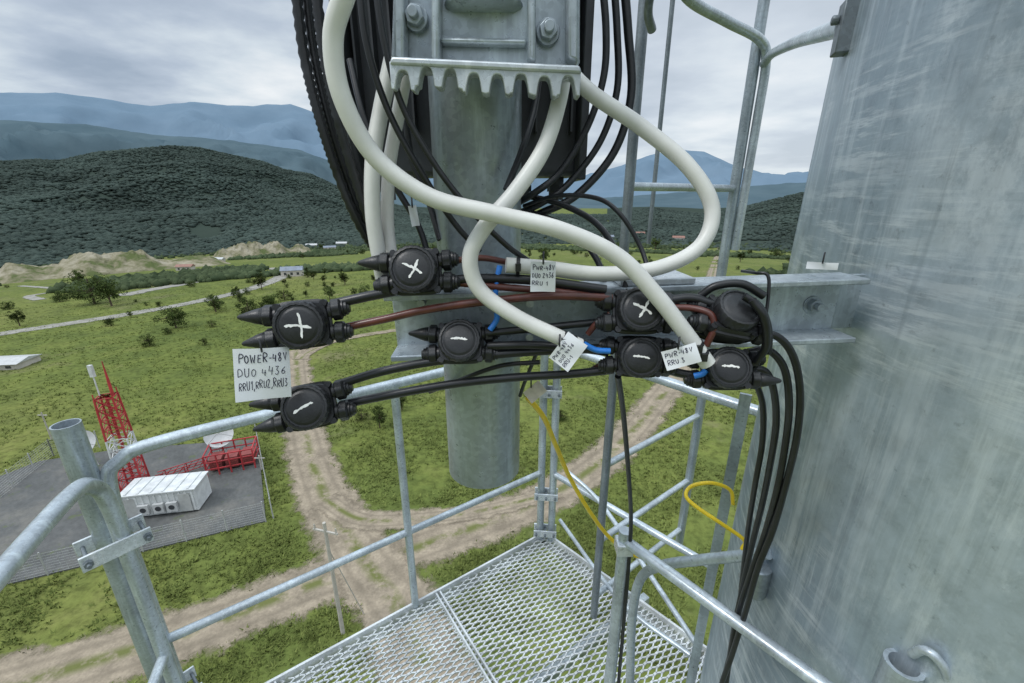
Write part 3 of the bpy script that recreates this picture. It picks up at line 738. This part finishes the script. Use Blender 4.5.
def cable(pts,r,mat,name,label,cat='cable',group=None,rib=0,n=9,seg=12,ribl=.006):
    P=[V(*p) for p in pts]
    mb=MB(); mb.tube(spl(P,n),r,seg,rib=rib,ribl=ribl); return tag(mesh_obj(name,mb,mat,angle=60 if not rib else 80),label,cat,group)
WG='white conduits looping around the pipe'
wl="thick smooth white conduit looping in front of galvanised pipe"
cable([(362,-60,.41),(346,-10,.41),(333,40,.415),(343,100,.42),(376,158,.43),(430,197,.435),(495,214,.435),(560,230,.435),(617,256,.435),(655,294,.43),(687,335,.425),(708,364,.42)],.0084,M_white,'white_conduit',wl,'conduit',WG)
cable([(392,60,.52),(381,110,.51),(373,160,.50),(373,215,.495),(380,262,.495),(384,285,.5)],.0085,M_white,'white_conduit',"white conduit hanging down beside black cable bundle",'conduit',WG)
cable([(412,40,.55),(399,110,.54),(389,170,.53),(388,230,.52),(396,276,.51)],.0075,M_white,'white_conduit',"white conduit hanging down beside black cable bundle",'conduit',WG)
cable([(566,60,.53),(558,105,.50),(543,150,.48),(515,192,.465),(484,228,.455),(470,258,.45),(480,290,.45),(515,316,.445),(552,334,.44),(580,346,.44)],.0084,M_white,'white_conduit',wl,'conduit',WG)
cable([(560,60,.60),(590,92,.56),(640,126,.54),(688,166,.52),(712,208,.51),(700,246,.50),(658,268,.495),(600,274,.49),(545,268,.485),(506,265,.48)],.0086,M_white,'white_conduit',"white conduit in wide loop ending beside black connector",'conduit',WG)
BG='black cables around the pipe'
bl="black ribbed cable conduit hanging down in a bundle"
for k,(o,dy) in enumerate([(0,0),(10,.012),(20,-.006)]):
    cable([(292+o,-60,.50+dy),(297+o,0,.50+dy),(305+o,60,.50+dy),(320+o*.9,120,.50+dy),(338+o*.8,175,.505+dy),(358+o*.6,222,.51+dy),(382+o*.4,262,.53+dy),(402+o*.3,300,.56+dy)],.0050,M_black,'black_cable',bl,'cable',BG,rib=.12,ribl=.008)
th="thin black cable hanging across the galvanised pipe"
for pts,r in [
 ([(330,-60,.53),(334,20,.53),(340,80,.53),(352,140,.53),(366,196,.53),(384,248,.54)],.0036),
 ([(372,-40,.47),(384,40,.47),(402,105,.475),(432,160,.48),(466,205,.485),(505,244,.49),(530,262,.5)],.0032),
 ([(358,-40,.48),(366,40,.48),(388,110,.485),(420,170,.49),(452,220,.50),(480,252,.505)],.0034),
 ([(350,60,.6),(365,120,.58),(392,180,.57),(418,225,.56),(430,262,.55)],.004),
 ([(396,60,.6),(404,110,.60),(412,160,.6),(428,200,.59),(440,240,.57)],.004),
 ([(600,-40,.62),(606,30,.62),(603,80,.62),(586,130,.62),(560,172,.61),(536,192,.6),(516,204,.62)],.0045),
 ([(612,-40,.63),(617,30,.63),(617,90,.63),(600,142,.63),(568,184,.62),(540,204,.61),(516,214,.64)],.0045),
 ([(622,-40,.64),(628,30,.64),(631,96,.64),(614,152,.64),(578,194,.63),(544,212,.62),(516,222,.66)],.0055),
 ([(528,196,.62),(560,204,.6),(592,220,.57),(612,244,.54),(622,275,.51),(628,300,.5)],.004),
 ([(524,206,.62),(556,196,.58),(596,198,.55),(620,214,.53),(640,246,.52),(650,276,.5)],.0028),
 ([(530,212,.62),(556,222,.6),(580,238,.58),(598,262,.56),(606,290,.53)],.004),
 ([(506,190,.53),(522,150,.55),(534,110,.58),(540,70,.6)],.004),
]: cable(pts,r,M_black,'black_cable',th,'cable',BG)
hf="black power cable running between round black connectors"
for pts,r in [
 ([(334,304,.465),(365,297,.465),(395,291,.47),(430,284,.475),(470,279,.48),(530,280,.48),(606,290,.475)],.0055),
 ([(340,384,.465),(380,372,.465),(430,362,.47),(500,354,.475),(560,350,.475),(612,348,.47)],.0052),
 ([(345,404,.465),(400,393,.465),(460,383,.47),(520,377,.475),(570,374,.475),(610,370,.47)],.0052),
 ([(488,346,.475),(530,345,.47),(575,348,.47),(608,352,.47)],.005),
 ([(488,333,.48),(540,328,.48),(600,322,.48),(640,320,.475)],.0045),
 ([(660,302,.465),(690,298,.46),(712,304,.455)],.005),
 ([(660,320,.465),(690,324,.46),(712,324,.455)],.005),
 ([(660,350,.465),(684,354,.455),(704,360,.45)],.005),
 ([(660,368,.465),(684,374,.455),(704,376,.45)],.005),
 ([(430,392,.60),(460,380,.52),(500,366,.5),(540,362,.49)],.003),
 ([(690,330,.47),(712,338,.46),(738,340,.455),(762,334,.45)],.0045),
 ([(700,296,.47),(716,286,.465),(742,284,.46),(764,296,.455)],.0045),
]: cable(pts,r,M_black,'black_cable',hf,'cable','black feeder cables between connectors')
rb="red-brown power wire running between round black connectors"
for pts,r in [
 ([(342,328,.462),(385,319,.462),(430,309,.465),(490,301,.468),(550,296,.468),(612,298,.468)],.0045),
 ([(448,282,.48),(500,287,.478),(560,292,.474),(612,300,.47)],.004),
 ([(446,262,.48),(480,258,.49),(506,262,.50)],.0036),
 ([(588,334,.47),(598,322,.466),(610,314,.465)],.0035),
 ([(664,308,.46),(690,308,.452),(710,314,.440),(714,328,.435),(706,346,.435)],.0036),
 ([(612,360,.47),(598,366,.48),(588,372,.49)],.003),
]: cable(pts,r,M_brown,'brown_wire',rb,'wire','red-brown power wires')
for pts in ([(500,266,.485),(497,280,.48),(495,300,.478),(497,318,.478),(490,330,.475)],[(584,344,.452),(596,350,.452),(610,351,.452)],[(694,376,.44),(702,374,.438),(706,370,.438)],[(560,344,.49),(580,348,.48),(596,352,.47)]):
    cable(pts,.0034,M_blue,'blue_wire',"short bright blue wire beside black connectors",'wire','blue wires')
dn_="black cable bending down alongside the grey tower shaft"
for pts,r in [
 ([(752,368,.46),(766,372,.46),(774,392,.465),(776,425,.48),(770,465,.50),(762,505,.52),(752,545,.54),(742,590,.55),(732,640,.55),(724,700,.55),(716,790,.55)],.0042),
 ([(748,352,.455),(768,350,.455),(784,368,.455),(789,402,.46),(786,440,.475),(777,490,.49),(764,536,.51),(752,570,.52),(738,615,.53),(728,670,.53),(714,790,.53)],.0042),
 ([(752,335,.45),(776,336,.45),(793,356,.45),(800,392,.455),(797,436,.465),(787,480,.48),(773,530,.495),(758,568,.505),(746,610,.51),(732,655,.515),(718,700,.52),(706,790,.52)],.0042),
 ([(746,372,.47),(756,384,.48),(763,408,.49),(762,445,.505),(755,485,.52),(748,530,.55),(742,580,.57),(736,630,.58),(722,690,.58),(712,790,.58)],.0038),
]: cable(pts,r,M_black,'black_cable',dn_,'cable','black cables running down the tower')
cable([(618,376,.47),(624,420,.55),(629,480,.62),(631,520,.67),(629,560,.68),(624,620,.68),(617,700,.70)],.0038,M_black,'black_cable',"thin black cable hanging down past the railing post",'cable')
cable([(540,345,.5),(533,362,.52),(524,384,.54),(520,396,.55)],.0025,M_black,'black_cable',"thin black cable with paper tag below support arm",'cable')
cable([(528,398,.60),(544,418,.64),(556,446,.70),(570,478,.75),(590,512,.78),(610,538,.80),(632,554,.80),(646,558,.80)],.0045,M_yellow,'yellow_cable',"yellow cable hanging in curve towards railing post",'cable')
cable([(742,549,.60),(744,540,.60),(722,524,.60),(698,508,.62),(686,496,.64),(692,486,.66),(712,483,.66),(730,490,.66),(733,504,.66)],.0034,M_yellow,'yellow_cable',"short yellow cable curled beside the tower railing",'cable')
cable([(912,654,.37),(924,650,.36),(938,660,.35),(948,682,.345),(952,740,.35)],.0052,M_rail,'bent_rail',"bent pale tube entering the tower rail socket",'pipe')

def connector(px,py,Y,R,ang,mark,cl,cr,label,facet=(0,0,0)):
    c=V(px,py,Y); dr=pixel_ray(px,py).normalized(); n=(-dr+Vector(facet)).normalized()
    a=Vector((math.cos(ang),0,math.sin(ang))); a=(a-n*a.dot(n)).normalized(); b=n.cross(a)
    if b.z<0: b=-b
    parts=[]
    mb=MB()
    def ring(h,sx_,sy_):
        L=[]
        for i in range(40):
            t=2*math.pi*i/40; ct,st_=math.cos(t),math.sin(t); e=.42
            L.append(c+n*h*R+a*math.copysign(abs(ct)**e,ct)*sx_*R+b*math.copysign(abs(st_)**e,st_)*sy_*R)
        return L
    rings=[ring(-1.15,.76,.70),ring(-1.08,.88,.80),ring(-.62,.92,.84),ring(-.58,1.0,.92),ring(-.42,1.0,.92),ring(-.38,.93,.84),ring(-.16,.90,.80)]
    vs=[p for q in rings for p in q]; fs=[]
    for k in range(len(rings)-1):
        for i in range(40): j=(i+1)%40; fs.append((k*40+i,k*40+j,(k+1)*40+j,(k+1)*40+i))
    fs+= [tuple(range(40))[::-1],tuple(range((len(rings)-1)*40,len(rings)*40))]
    mb.add(vs,fs)
    for sx_ in(-1,1):
        for sy_ in(-1,1): mb.cyl(c+(a*.82*sx_+b*.74*sy_-n*.5)*R,c+(a*.82*sx_+b*.74*sy_-n*.20)*R,R*.13,seg=12)
    parts.append(mesh_obj('housing',mb,M_blackplastic,angle=50))
    mb=MB(); mb.lathe(c-n*R*.17,n,[(0,R*.76),(R*.06,R*.87),(R*.14,R*.90),(R*.46,R*.89),(R*.54,R*.84),(R*.56,R*.76),(R*.51,R*.73)],96,lobes=24,lamp=.010)
    mb.lathe(c+n*R*.33,n,[(0,R*.70),(R*.05,R*.60),(R*.065,R*.57)],40)
    parts.append(mesh_obj('cap',mb,M_blackplastic,angle=30))
    top=c+n*(R*.397)
    if mark:
        mb=MB()
        strokes={'+':[((-.46,.04),(.44,-.12)),((.06,.46),(.07,-.46))],'x':[((-.36,.20),(.36,-.22)),((.24,.32),(-.14,-.36))],'-':[((-.40,-.14),(.36,.14))],'_':[((-.36,.04),(.34,-.03))]}[mark]
        for (s0,s1) in strokes:
            m=13; L=[];Rr=[]
            d=Vector((s1[0]-s0[0],s1[1]-s0[1])); per=Vector((-d.y,d.x)).normalized()
            for k in range(m):
                t=k/(m-1); w=R*(.044 if 0<k<m-1 else .018)*random.uniform(.6,1.4); q=Vector(s0).lerp(Vector(s1),t)+per*(random.uniform(-.015,.015)+.04*math.sin(t*3))
                ce=top+(a*q.x+b*q.y)*R; off=(a*per.x+b*per.y)*w
                L.append(ce+off+n*.0004);Rr.append(ce-off+n*.0004)
            top=top+n*.00012
            mb.add(L+Rr+[p-n*.0012 for p in L+Rr],[(k,k+1,m+k+1,m+k) for k in range(m-1)]+[(2*m+k,3*m+k,3*m+k+1,2*m+k+1) for k in range(m-1)]+[(k,2*m+k,2*m+k+1,k+1) for k in range(m-1)]+[(m+k,m+k+1,3*m+k+1,3*m+k) for k in range(m-1)])
        parts.append(mesh_obj('painted_mark',mb,M_paint,smooth=False))
    for side,flag in((-1,cl),(1,cr)):
        for j,v in enumerate((-.42,.42)):
            o=c-n*R*.60+b*v*R+a*side*R*.92; ax=(a*side+b*v*.14).normalized()
            mb=MB(); mb.lathe(o,ax,[(0,R*.33),(R*.12,R*.31)],20); mb.lathe(o+ax*R*.12,ax,[(0,R*.37),(R*.04,R*.41),(R*.30,R*.41),(R*.36,R*.35)],28,lobes=7,lamp=.04)
            mb.lathe(o+ax*R*.48,ax,[(0,R*.31),(R*.08,R*.33),(R*.10,R*.27),(R*.20,R*.28),(R*.22,R*.22),(R*.30,R*.18)],20)
            parts.append(mesh_obj('cable_gland',mb,M_blackplastic))
            if flag and flag[j]:
                mb=MB(); mb.lathe(o+ax*R*.52,ax,[(0,R*.30),(R*.10,R*.31),(R*.30,R*.26),(R*.80,R*.09),(R*.86,R*.04)],20); parts.append(mesh_obj('sealing_cone',mb,M_blackplastic))
    thing('power_connector',label,'cable connector',parts,'round black power connectors')
lp="round black power connector with white plus mark painted on cap"
lm="round black power connector with white minus mark painted on cap"
connector(414,270,.462,.0280,.06,'x',(0,1),0,lp,(-.18,0,.18))
connector(301,325,.434,.0285,.10,'+',(1,1),0,lp,(-.26,0,-.06))
connector(307,407,.434,.0285,.20,'-',(1,1),0,lm,(-.28,0,-.08))
connector(460,341,.468,.0270,.03,'_',(0,1),0,lm,(-.08,0,.22))
connector(640,310,.450,.0270,-.02,'x',0,0,lp,(.22,0,.18))
connector(640,357,.450,.0260,-.03,'_',0,0,lm,(.18,0,-.05))
connector(736,312,.440,.0260,-.30,None,0,(0,0),"round black power connector without paint mark tilted towards tower",(.55,.25,.50))
connector(728,368,.438,.0255,-.02,'_',0,(1,0),lm,(.28,0,.12))

GL={'P':[[(0,0),(0,1),(.55,.95),(.62,.65),(0,.5)]],'O':[[(.3,1),(.05,.75),(.05,.25),(.3,0),(.58,.25),(.58,.75),(.3,1)]],'W':[[(0,1),(.2,0),(.42,.7),(.62,0),(.85,1)]],
'E':[[(.55,1),(0,1),(0,0),(.55,0)],[(0,.5),(.45,.52)]],'R':[[(0,0),(0,1),(.55,.95),(.6,.65),(0,.5)],[(.15,.5),(.62,0)]],'-':[[(.05,.5),(.45,.5)]],
'4':[[(.1,1),(0,.45),(.6,.45)],[(.5,.85),(.45,0)]],'8':[[(.5,.85),(.25,1),(.05,.8),(.3,.52),(.55,.25),(.3,0),(.05,.2),(.3,.5),(.5,.85)]],'V':[[(0,1),(.3,0),(.6,1)]],
'D':[[(0,0),(0,1),(.5,.8),(.55,.25),(0,0)]],'U':[[(0,1),(.05,.15),(.3,0),(.55,.15),(.6,1)]],'3':[[(.05,.95),(.5,.95),(.22,.58),(.55,.3),(.3,0),(0,.1)]],
'6':[[(.5,1),(.1,.55),(.05,.15),(.3,0),(.55,.25),(.3,.5),(.08,.35)]],'1':[[(.05,.7),(.3,1),(.3,0)]],'2':[[(0,.8),(.25,1),(.5,.8),(0,0),(.6,.05)]],'.':[[(.1,.02),(.14,.0)]],',':[[(.15,.1),(.05,-.2)]],' ':[]}
AD={'W':1.15,'-':.66,'.':.40,',':.50,' ':.5,'1':.60}
def label(px,py,Y,wpx,hpx,rot,lines,lab,bend=.6,txt=True,tilt=-.15,mat=None):
    c=V(px,py,Y); d=Y/pixel_ray(px,py).y/F; W,Hh=wpx*d,hpx*d
    n=(-pixel_ray(px,py).normalized()+Vector((0,0,tilt))).normalized(); ax=(XA-n*XA.dot(n)).normalized(); ay=n.cross(ax)
    ex=ax*math.cos(rot)+ay*math.sin(rot); ey=-ax*math.sin(rot)+ay*math.cos(rot)
    k=bend/W
    def M(x,y,z=0): return c+ex*x+ey*y+n*(z-k*x*x*.5+ .25*k*y*x+ .05*Hh*math.sin(x/W*5+y/Hh*3))
    mb=MB(); nx=14; ny=8
    for s in(0,-.0005):
        o=len(mb.v)
        for j in range(ny+1):
            for i in range(nx+1): mb.v.append(tuple(M((i/nx-.5)*W,(j/ny-.5)*Hh,s)))
        for j in range(ny):
            for i in range(nx): q=o+j*(nx+1)+i; mb.f.append((q,q+1,q+nx+2,q+nx+1))
    parts=[mesh_obj('label_sheet',mb,mat or M_paper)]
    if txt:
        nl=len(lines); tv=MB(); rd=random.Random(px)
        for li,tx in enumerate(lines):
            tot=sum(AD.get(ch,.84) for ch in tx); ch_h=Hh*.46/nl; adv=min(W*.88/tot, ch_h*1.0); sx_=adv*.86
            x=-W*.44 + rd.uniform(0,.05)*W; y0=Hh*.44-(li+1)*(Hh*.76/nl)+ch_h*.25
            for ch in tx:
                hj=ch_h*rd.uniform(.82,1.15); yj=rd.uniform(-.09,.09)*ch_h; sk=rd.uniform(.0,.3)
                for st_ in GL[ch]:
                    P2=[Vector((x+(p[0]+p[1]*sk*.4)*sx_*rd.uniform(.94,1.05),y0+yj+p[1]*hj+x*.03,0)) for p in st_]
                    if len(P2)>2: P2=spl(P2,3) if ch in 'O8U362RPD' else P2
                    tv.tube([M(p.x,p.y,.0002) for p in P2],min(.00050 if li==0 else .00036,ch_h*.08),5)
                x+=AD.get(ch,.84)*adv
        parts.append(mesh_obj('lettering',tv,M_ink,smooth=False))
    mb=MB(); t0=M(0,Hh*.44,.001); mb.tube(spl([t0,t0+n*.003+UP*.004,t0+UP*.012-n*.002,t0+UP*.008-n*.010],6),.0010,6); parts.append(mesh_obj('cable_tie',mb,M_blackplastic))
    thing('cable_label',lab,'label',parts,'white handwritten cable labels')
label(263,374,.405,49,52,.0,["POWER-48V","DUO 4436","RRU1,RRU2,RRU3"],"large white handwritten paper label tied to black cable",.35)
label(543,277,.455,25,30,0,["PWR-48V","DUO 2436","RRU 1"],"small white handwritten label hanging on white conduit",.35)
label(568,352,.425,33,24,.95,["PWR-48V","DUO 4436","RRU-1"],"small tilted white handwritten label tied to white conduit",.4)
label(681,357,.408,34,20,.35,["PWR-48V","RRU.3"],"small white handwritten label tied to end of white conduit",.5)
label(414,216,.52,8,20,.1,[],"narrow blank white tag among black cables",.3,False)
label(535,392,.50,20,14,.7,[],"small blank paper tag hanging below the support arm",.3,False,mat=M_oldpaper)
label(822,266,.52,26,7,.05,[],"narrow blank white tag resting on the support arm",.3,False)
def tie(px,py,Y,dirpx,r,lab="black cable tie wound around white conduit"):
    c=V(px,py,Y); d=(V(px+dirpx[0],py+dirpx[1],Y)-c).normalized(); mb=MB(); mb.lathe(c-d*.002,d,[(0,r),(.004,r)],18); mb.box(c-YA*r,XA,YA,UP,.003,.003,.004)
    tag(mesh_obj('cable_tie',mb,M_blackplastic),lab,'cable tie','cable ties')
tie(563,339,.44,(10,4.5),.0094); tie(695,346,.4235,(8,11),.0092); tie(572,343,.44,(10,4),.0094); tie(700,354,.422,(8,11),.0092); tie(518,266,.4815,(10,.5),.0096)
cable([(742,271,.50),(756,273,.47),(768,276,.46),(768,300,.455),(764,330,.45),(770,350,.455)],.0018,M_black,'cable_tie',"long thin black tie looped over support arm",'cable tie')
cable([(752,300,.425),(764,318,.42),(766,345,.43),(756,362,.44)],.0042,M_black,'black_cable',"short black cable looping between stacked connectors",'cable')
cable([(744,296,.435),(760,308,.43),(768,330,.435),(768,352,.45)],.0042,M_black,'black_cable',"short black cable looping between stacked connectors",'cable')

# ---------------- railings and platform
FL=H-2.0; RZ=H-.752; MZ=H-1.525
C1=Vector((.205,2.147,0)); ud=Vector((-.82,-.572,0)); vd=Vector((.69,-.72,0)).normalized(); C2=C1+ud*1.79; 
def rr(pts,r=.021,mat=M_rail,name='rail',n=8,s=True):
    mb=MB(); mb.tube(spl(pts,n) if s else pts,r,16); return mesh_obj(name,mb,mat)
def at(p,z): return Vector((p.x,p.y,z))
parts=[]
e=C1+ud*.04
parts.append(rr([at(e,RZ),at(C1+ud*.6,RZ),at(C1+ud*1.1,RZ),at(C1+ud*1.62,RZ),at(C1+ud*1.74,RZ-.03),at(C1+ud*1.785,RZ-.12),at(C1+ud*1.787,RZ-.5),at(C1+ud*1.787,FL)],name='top_rail'))
parts.append(rr([at(e,MZ),at(C1+ud*1.77,MZ)],.017,name='mid_rail',s=False))
parts.append(rr([at(C1+ud*.856,FL),at(C1+ud*.856,RZ-.01)],.018,name='post',s=False))
parts.append(rr([at(e,FL),at(e,RZ+.01)],.021,name='post',s=False))
thing('guard_railing',"galvanised tubular guard railing along outer platform edge",'railing',parts,'platform guard railings')
parts=[]
e=C1+vd*.05; eR=C1+vd*1.06
parts.append(rr([at(e,RZ+.01),at(eR,RZ)],name='top_rail',s=False)); parts.append(rr([at(e,MZ),at(C1+vd*.98,MZ)],.017,name='mid_rail',s=False))
parts.append(rr([at(e,FL),at(e,RZ+.03)],.021,name='post',s=False))
dg_=(vd+ud).normalized(); dw=(vd-ud).normalized()
for z in(RZ-.25,MZ-.14,FL+.07):
    mb=MB(); cc_=at(C1+(vd+ud)*.03,z); mb.box(cc_+dg_*.03,dw,UP,dg_,.068,.022,.004); mb.box(cc_-dg_*.03,dw,UP,dg_,.068,.022,.004)
    parts.append(mesh_obj('clamp_plate',mb,M_galv_bright,bevel=.001))
    for s in(-.052,0,.052):
        mb=MB(); mb.cyl(cc_+dw*s-dg_*.045,cc_+dw*s+dg_*.05,.007,seg=8); parts.append(mesh_obj('bolt',mb,M_galv_dark))
thing('guard_railing',"galvanised tubular guard railing towards the tower shaft",'railing',parts,'platform guard railings')
v2=Vector((.62,-.78,0)).normalized(); S=Vector((-1.29,1.10,0)); Bp=S+v2*.055+Vector((.035,.02,0)); v3=Vector((.36,-.93,0)).normalized()
parts=[rr([at(Bp,FL),at(Bp,RZ-.42),at(Bp+v3*.005,RZ-.13),at(Bp+v3*.05,RZ-.035),at(Bp+v3*.15,RZ),at(Bp+v3*.5,RZ),at(Bp+v3*1.2,RZ)],.022,name='top_rail')]
parts.append(rr([at(Bp,MZ),at(Bp+v3*1.2,MZ)],.017,name='mid_rail',s=False))
thing('guard_railing',"galvanised tubular guard railing with rounded end beside corner post",'railing',parts,'platform guard railings')
mb=MB(); zt=V(70,424,1.10).z
prof=[(FL,.034),(zt,.034),(zt,.030),(zt-.25,.030)]
seg=32
for z,r in prof:
    for k in range(seg): t=2*math.pi*k/seg; mb.v.append((S.x+math.cos(t)*r,S.y+math.sin(t)*r,z))
for q in range(3):
    for k in range(seg): l=(k+1)%seg; mb.f.append((q*seg+k,q*seg+l,(q+1)*seg+l,(q+1)*seg+k))
mb.f.append(tuple(range(3*seg,4*seg)))
pc=[mesh_obj('post',mb,M_galv)]
for z in (H-1.03,H-1.75):
    c=Vector((-1.24,1.07,z)); nn=Vector((.62,-.5,.0)).normalized(); tt=Vector((.5,.62,0)).normalized()
    mb=MB(); mb.box(c+nn*.035,tt,nn,UP,.085,.004,.026); pc.append(mesh_obj('clamp_plate',mb,M_galv_bright,bevel=.002))
    mb=MB(); mb.box(c-nn*.06,tt,nn,UP,.085,.004,.026); pc.append(mesh_obj('clamp_plate',mb,M_galv_bright,bevel=.002))
    for s in(-.068,.072):
        mb=MB(); mb.cyl(c+nn*.039+tt*s,c+nn*.050+tt*s,.012,seg=6); mb.cyl(c-nn*.07+tt*s,c+nn*.062+tt*s,.006,seg=12); pc.append(mesh_obj('bolt',mb,M_galv_dark))
thing('corner_post',"thick open-topped galvanised corner post with bolted clamp plate",'post',pc)
A=Vector((.41,1.60,0)); B=Vector((1.0,2.05,0)); parts=[]
parts.append(rr([at(A,FL),at(A,H+1.6)],.018,M_galv_dark,'post',s=False)); parts.append(rr([at(B,FL),at(B,H+1.7)],.022,M_galv,'post',s=False))
A2=Vector((.60,1.93,0)); parts.append(rr([at(A2,H-.2),at(A2,H+1.7)],.009,M_galv_dark,'stay_rod',s=False))
for z in(H+.03,H-1.11,H-1.52,H-1.86): parts.append(rr([at(A,z),at(B,z)],.015,name='cross_rail',s=False))
thing('access_frame',"tall galvanised access frame with two posts and cross rails",'frame',parts)
parts=[]
parts.append(rr([V(672,-30,1.7),V(690,0,1.8),V(728,22,1.9),V(760,40,2.0),V(766,62,2.02),V(757,120,2.03),V(745,190,2.03),V(735,250,2.03)],.018,name='hoop')) 
parts.append(rr([V(764,64,2.02),V(772,54,1.9),V(794,43,1.5),V(830,31,1.0),V(846,26,.86)],.016,name='hoop'))
parts.append(rr([V(655,-30,1.3),V(648,10,1.35),V(652,30,1.4)],.012,M_galv_dark,name='stay_rod'))
thing('safety_hoop',"bent galvanised safety hoop rails joined to the tower",'railing',parts)
Np=Vector((.226,.690,0)); GZ=H-.644; parts=[]
parts.append(rr([at(Np,FL),at(Np,GZ+.012)],.0125,name='post',s=False))
parts.append(rr([at(Np,GZ-.012),Vector((.444,.415,GZ-.012)),Vector((.475,.375,GZ-.012))],.0110,name='top_rail',s=False))
mb=MB(); c=at(Np,GZ-.026); mb.box(c,XA,YA,UP,.0165,.0165,.014); parts.append(mesh_obj('bracket',mb,M_galv_bright,bevel=.003))
N2=[V(628,760,.80),V(630,683,.80),V(632,620,.80),V(640,580,.795),V(660,566,.76),V(700,560,.70),V(740,556,.645),V(768,553,.605)]
parts.append(rr(N2,.011,name='curved_rail'))
thing('gate_railing',"galvanised gate rail with curved tube reaching the tower",'railing',parts,'platform guard railings')
parts=[]
parts.append(rr([Z(566,470,-1.45),Z(598,500,-1.5),Z(640,560,-1.55),Z(700,650,-1.6)],.011,name='side_rail'))
parts.append(rr([Z(560,520,-1.85),Z(620,600,-1.85),Z(690,655,-1.85)],.011,name='side_rail'))
thing('side_rail_panel',"thin galvanised side rails beside the floor grating",'railing',parts)

# platform
poly=[C1,C1+vd*1.08,Vector((.50,1.05,0)),Vector((.42,.2,0)),Vector((.45,-.5,0)),Vector((-.02,-.52,0)),C2]
PP=[(p.x,p.y) for p in poly]
pu=ud; pv=Vector((-ud.y,ud.x,0)); pv=-pv if pv.y>0 else pv
Lh,lh_,sh_=.0330,.0075,.0135
mb=MB()
def inside(x,y): return bool(inpoly(np.array(x),np.array(y),PP))
for i in range(-45,100):
    for j in range(-4,120):
        cx=i*(Lh+lh_); cy=j*2*sh_+(i%2)*sh_
        c=C1+pu*cx+pv*cy
        if not inside(c.x,c.y): continue
        P4=[c+pu*lh_+pv*sh_,c-pu*lh_+pv*sh_,c-pu*Lh,c-pu*lh_-pv*sh_]
        ww=.0056
        mb.bar(at(P4[0],FL),at(P4[1],FL),ww*1.7,.008)
        mb.bar(at(P4[1],FL-.0005),at(P4[2],FL-.0005),ww,.008); mb.bar(at(P4[2],FL-.0005),at(P4[3],FL-.0005),ww,.008)
parts=[mesh_obj('grating',mb,M_grate,smooth=False)]
n=len(poly)
for i in range(n):
    p,q=poly[i],poly[(i+1)%n]; mb=MB(); mb.bar(at(p,FL-.01),at(q,FL-.01),.012,.075); mb.bar(at(p,FL-.045),at(q,FL-.045),.06,.008); parts.append(mesh_obj('edge_beam',mb,M_grate,bevel=.001))
for t in(.72,1.5):
    for o_ in(0,.022):
        p=C1+pu*(t+o_); q=p+pv*2.2
        while not inside(q.x,q.y): q=q-pv*.05
        mb=MB(); mb.bar(at(p,FL+.004),at(q,FL+.004),.008,.034); parts.append(mesh_obj('joint_beam',mb,M_grate))
for t in(.62,1.3):
    p=C1+pv*t; q=p+pu*1.7
    mb=MB(); mb.bar(at(p-pu*.2,FL-.06),at(q,FL-.06),.04,.05); parts.append(mesh_obj('support_beam',mb,M_rail))
thing('platform',"galvanised steel platform with open diamond pattern floor grating",'platform',parts)
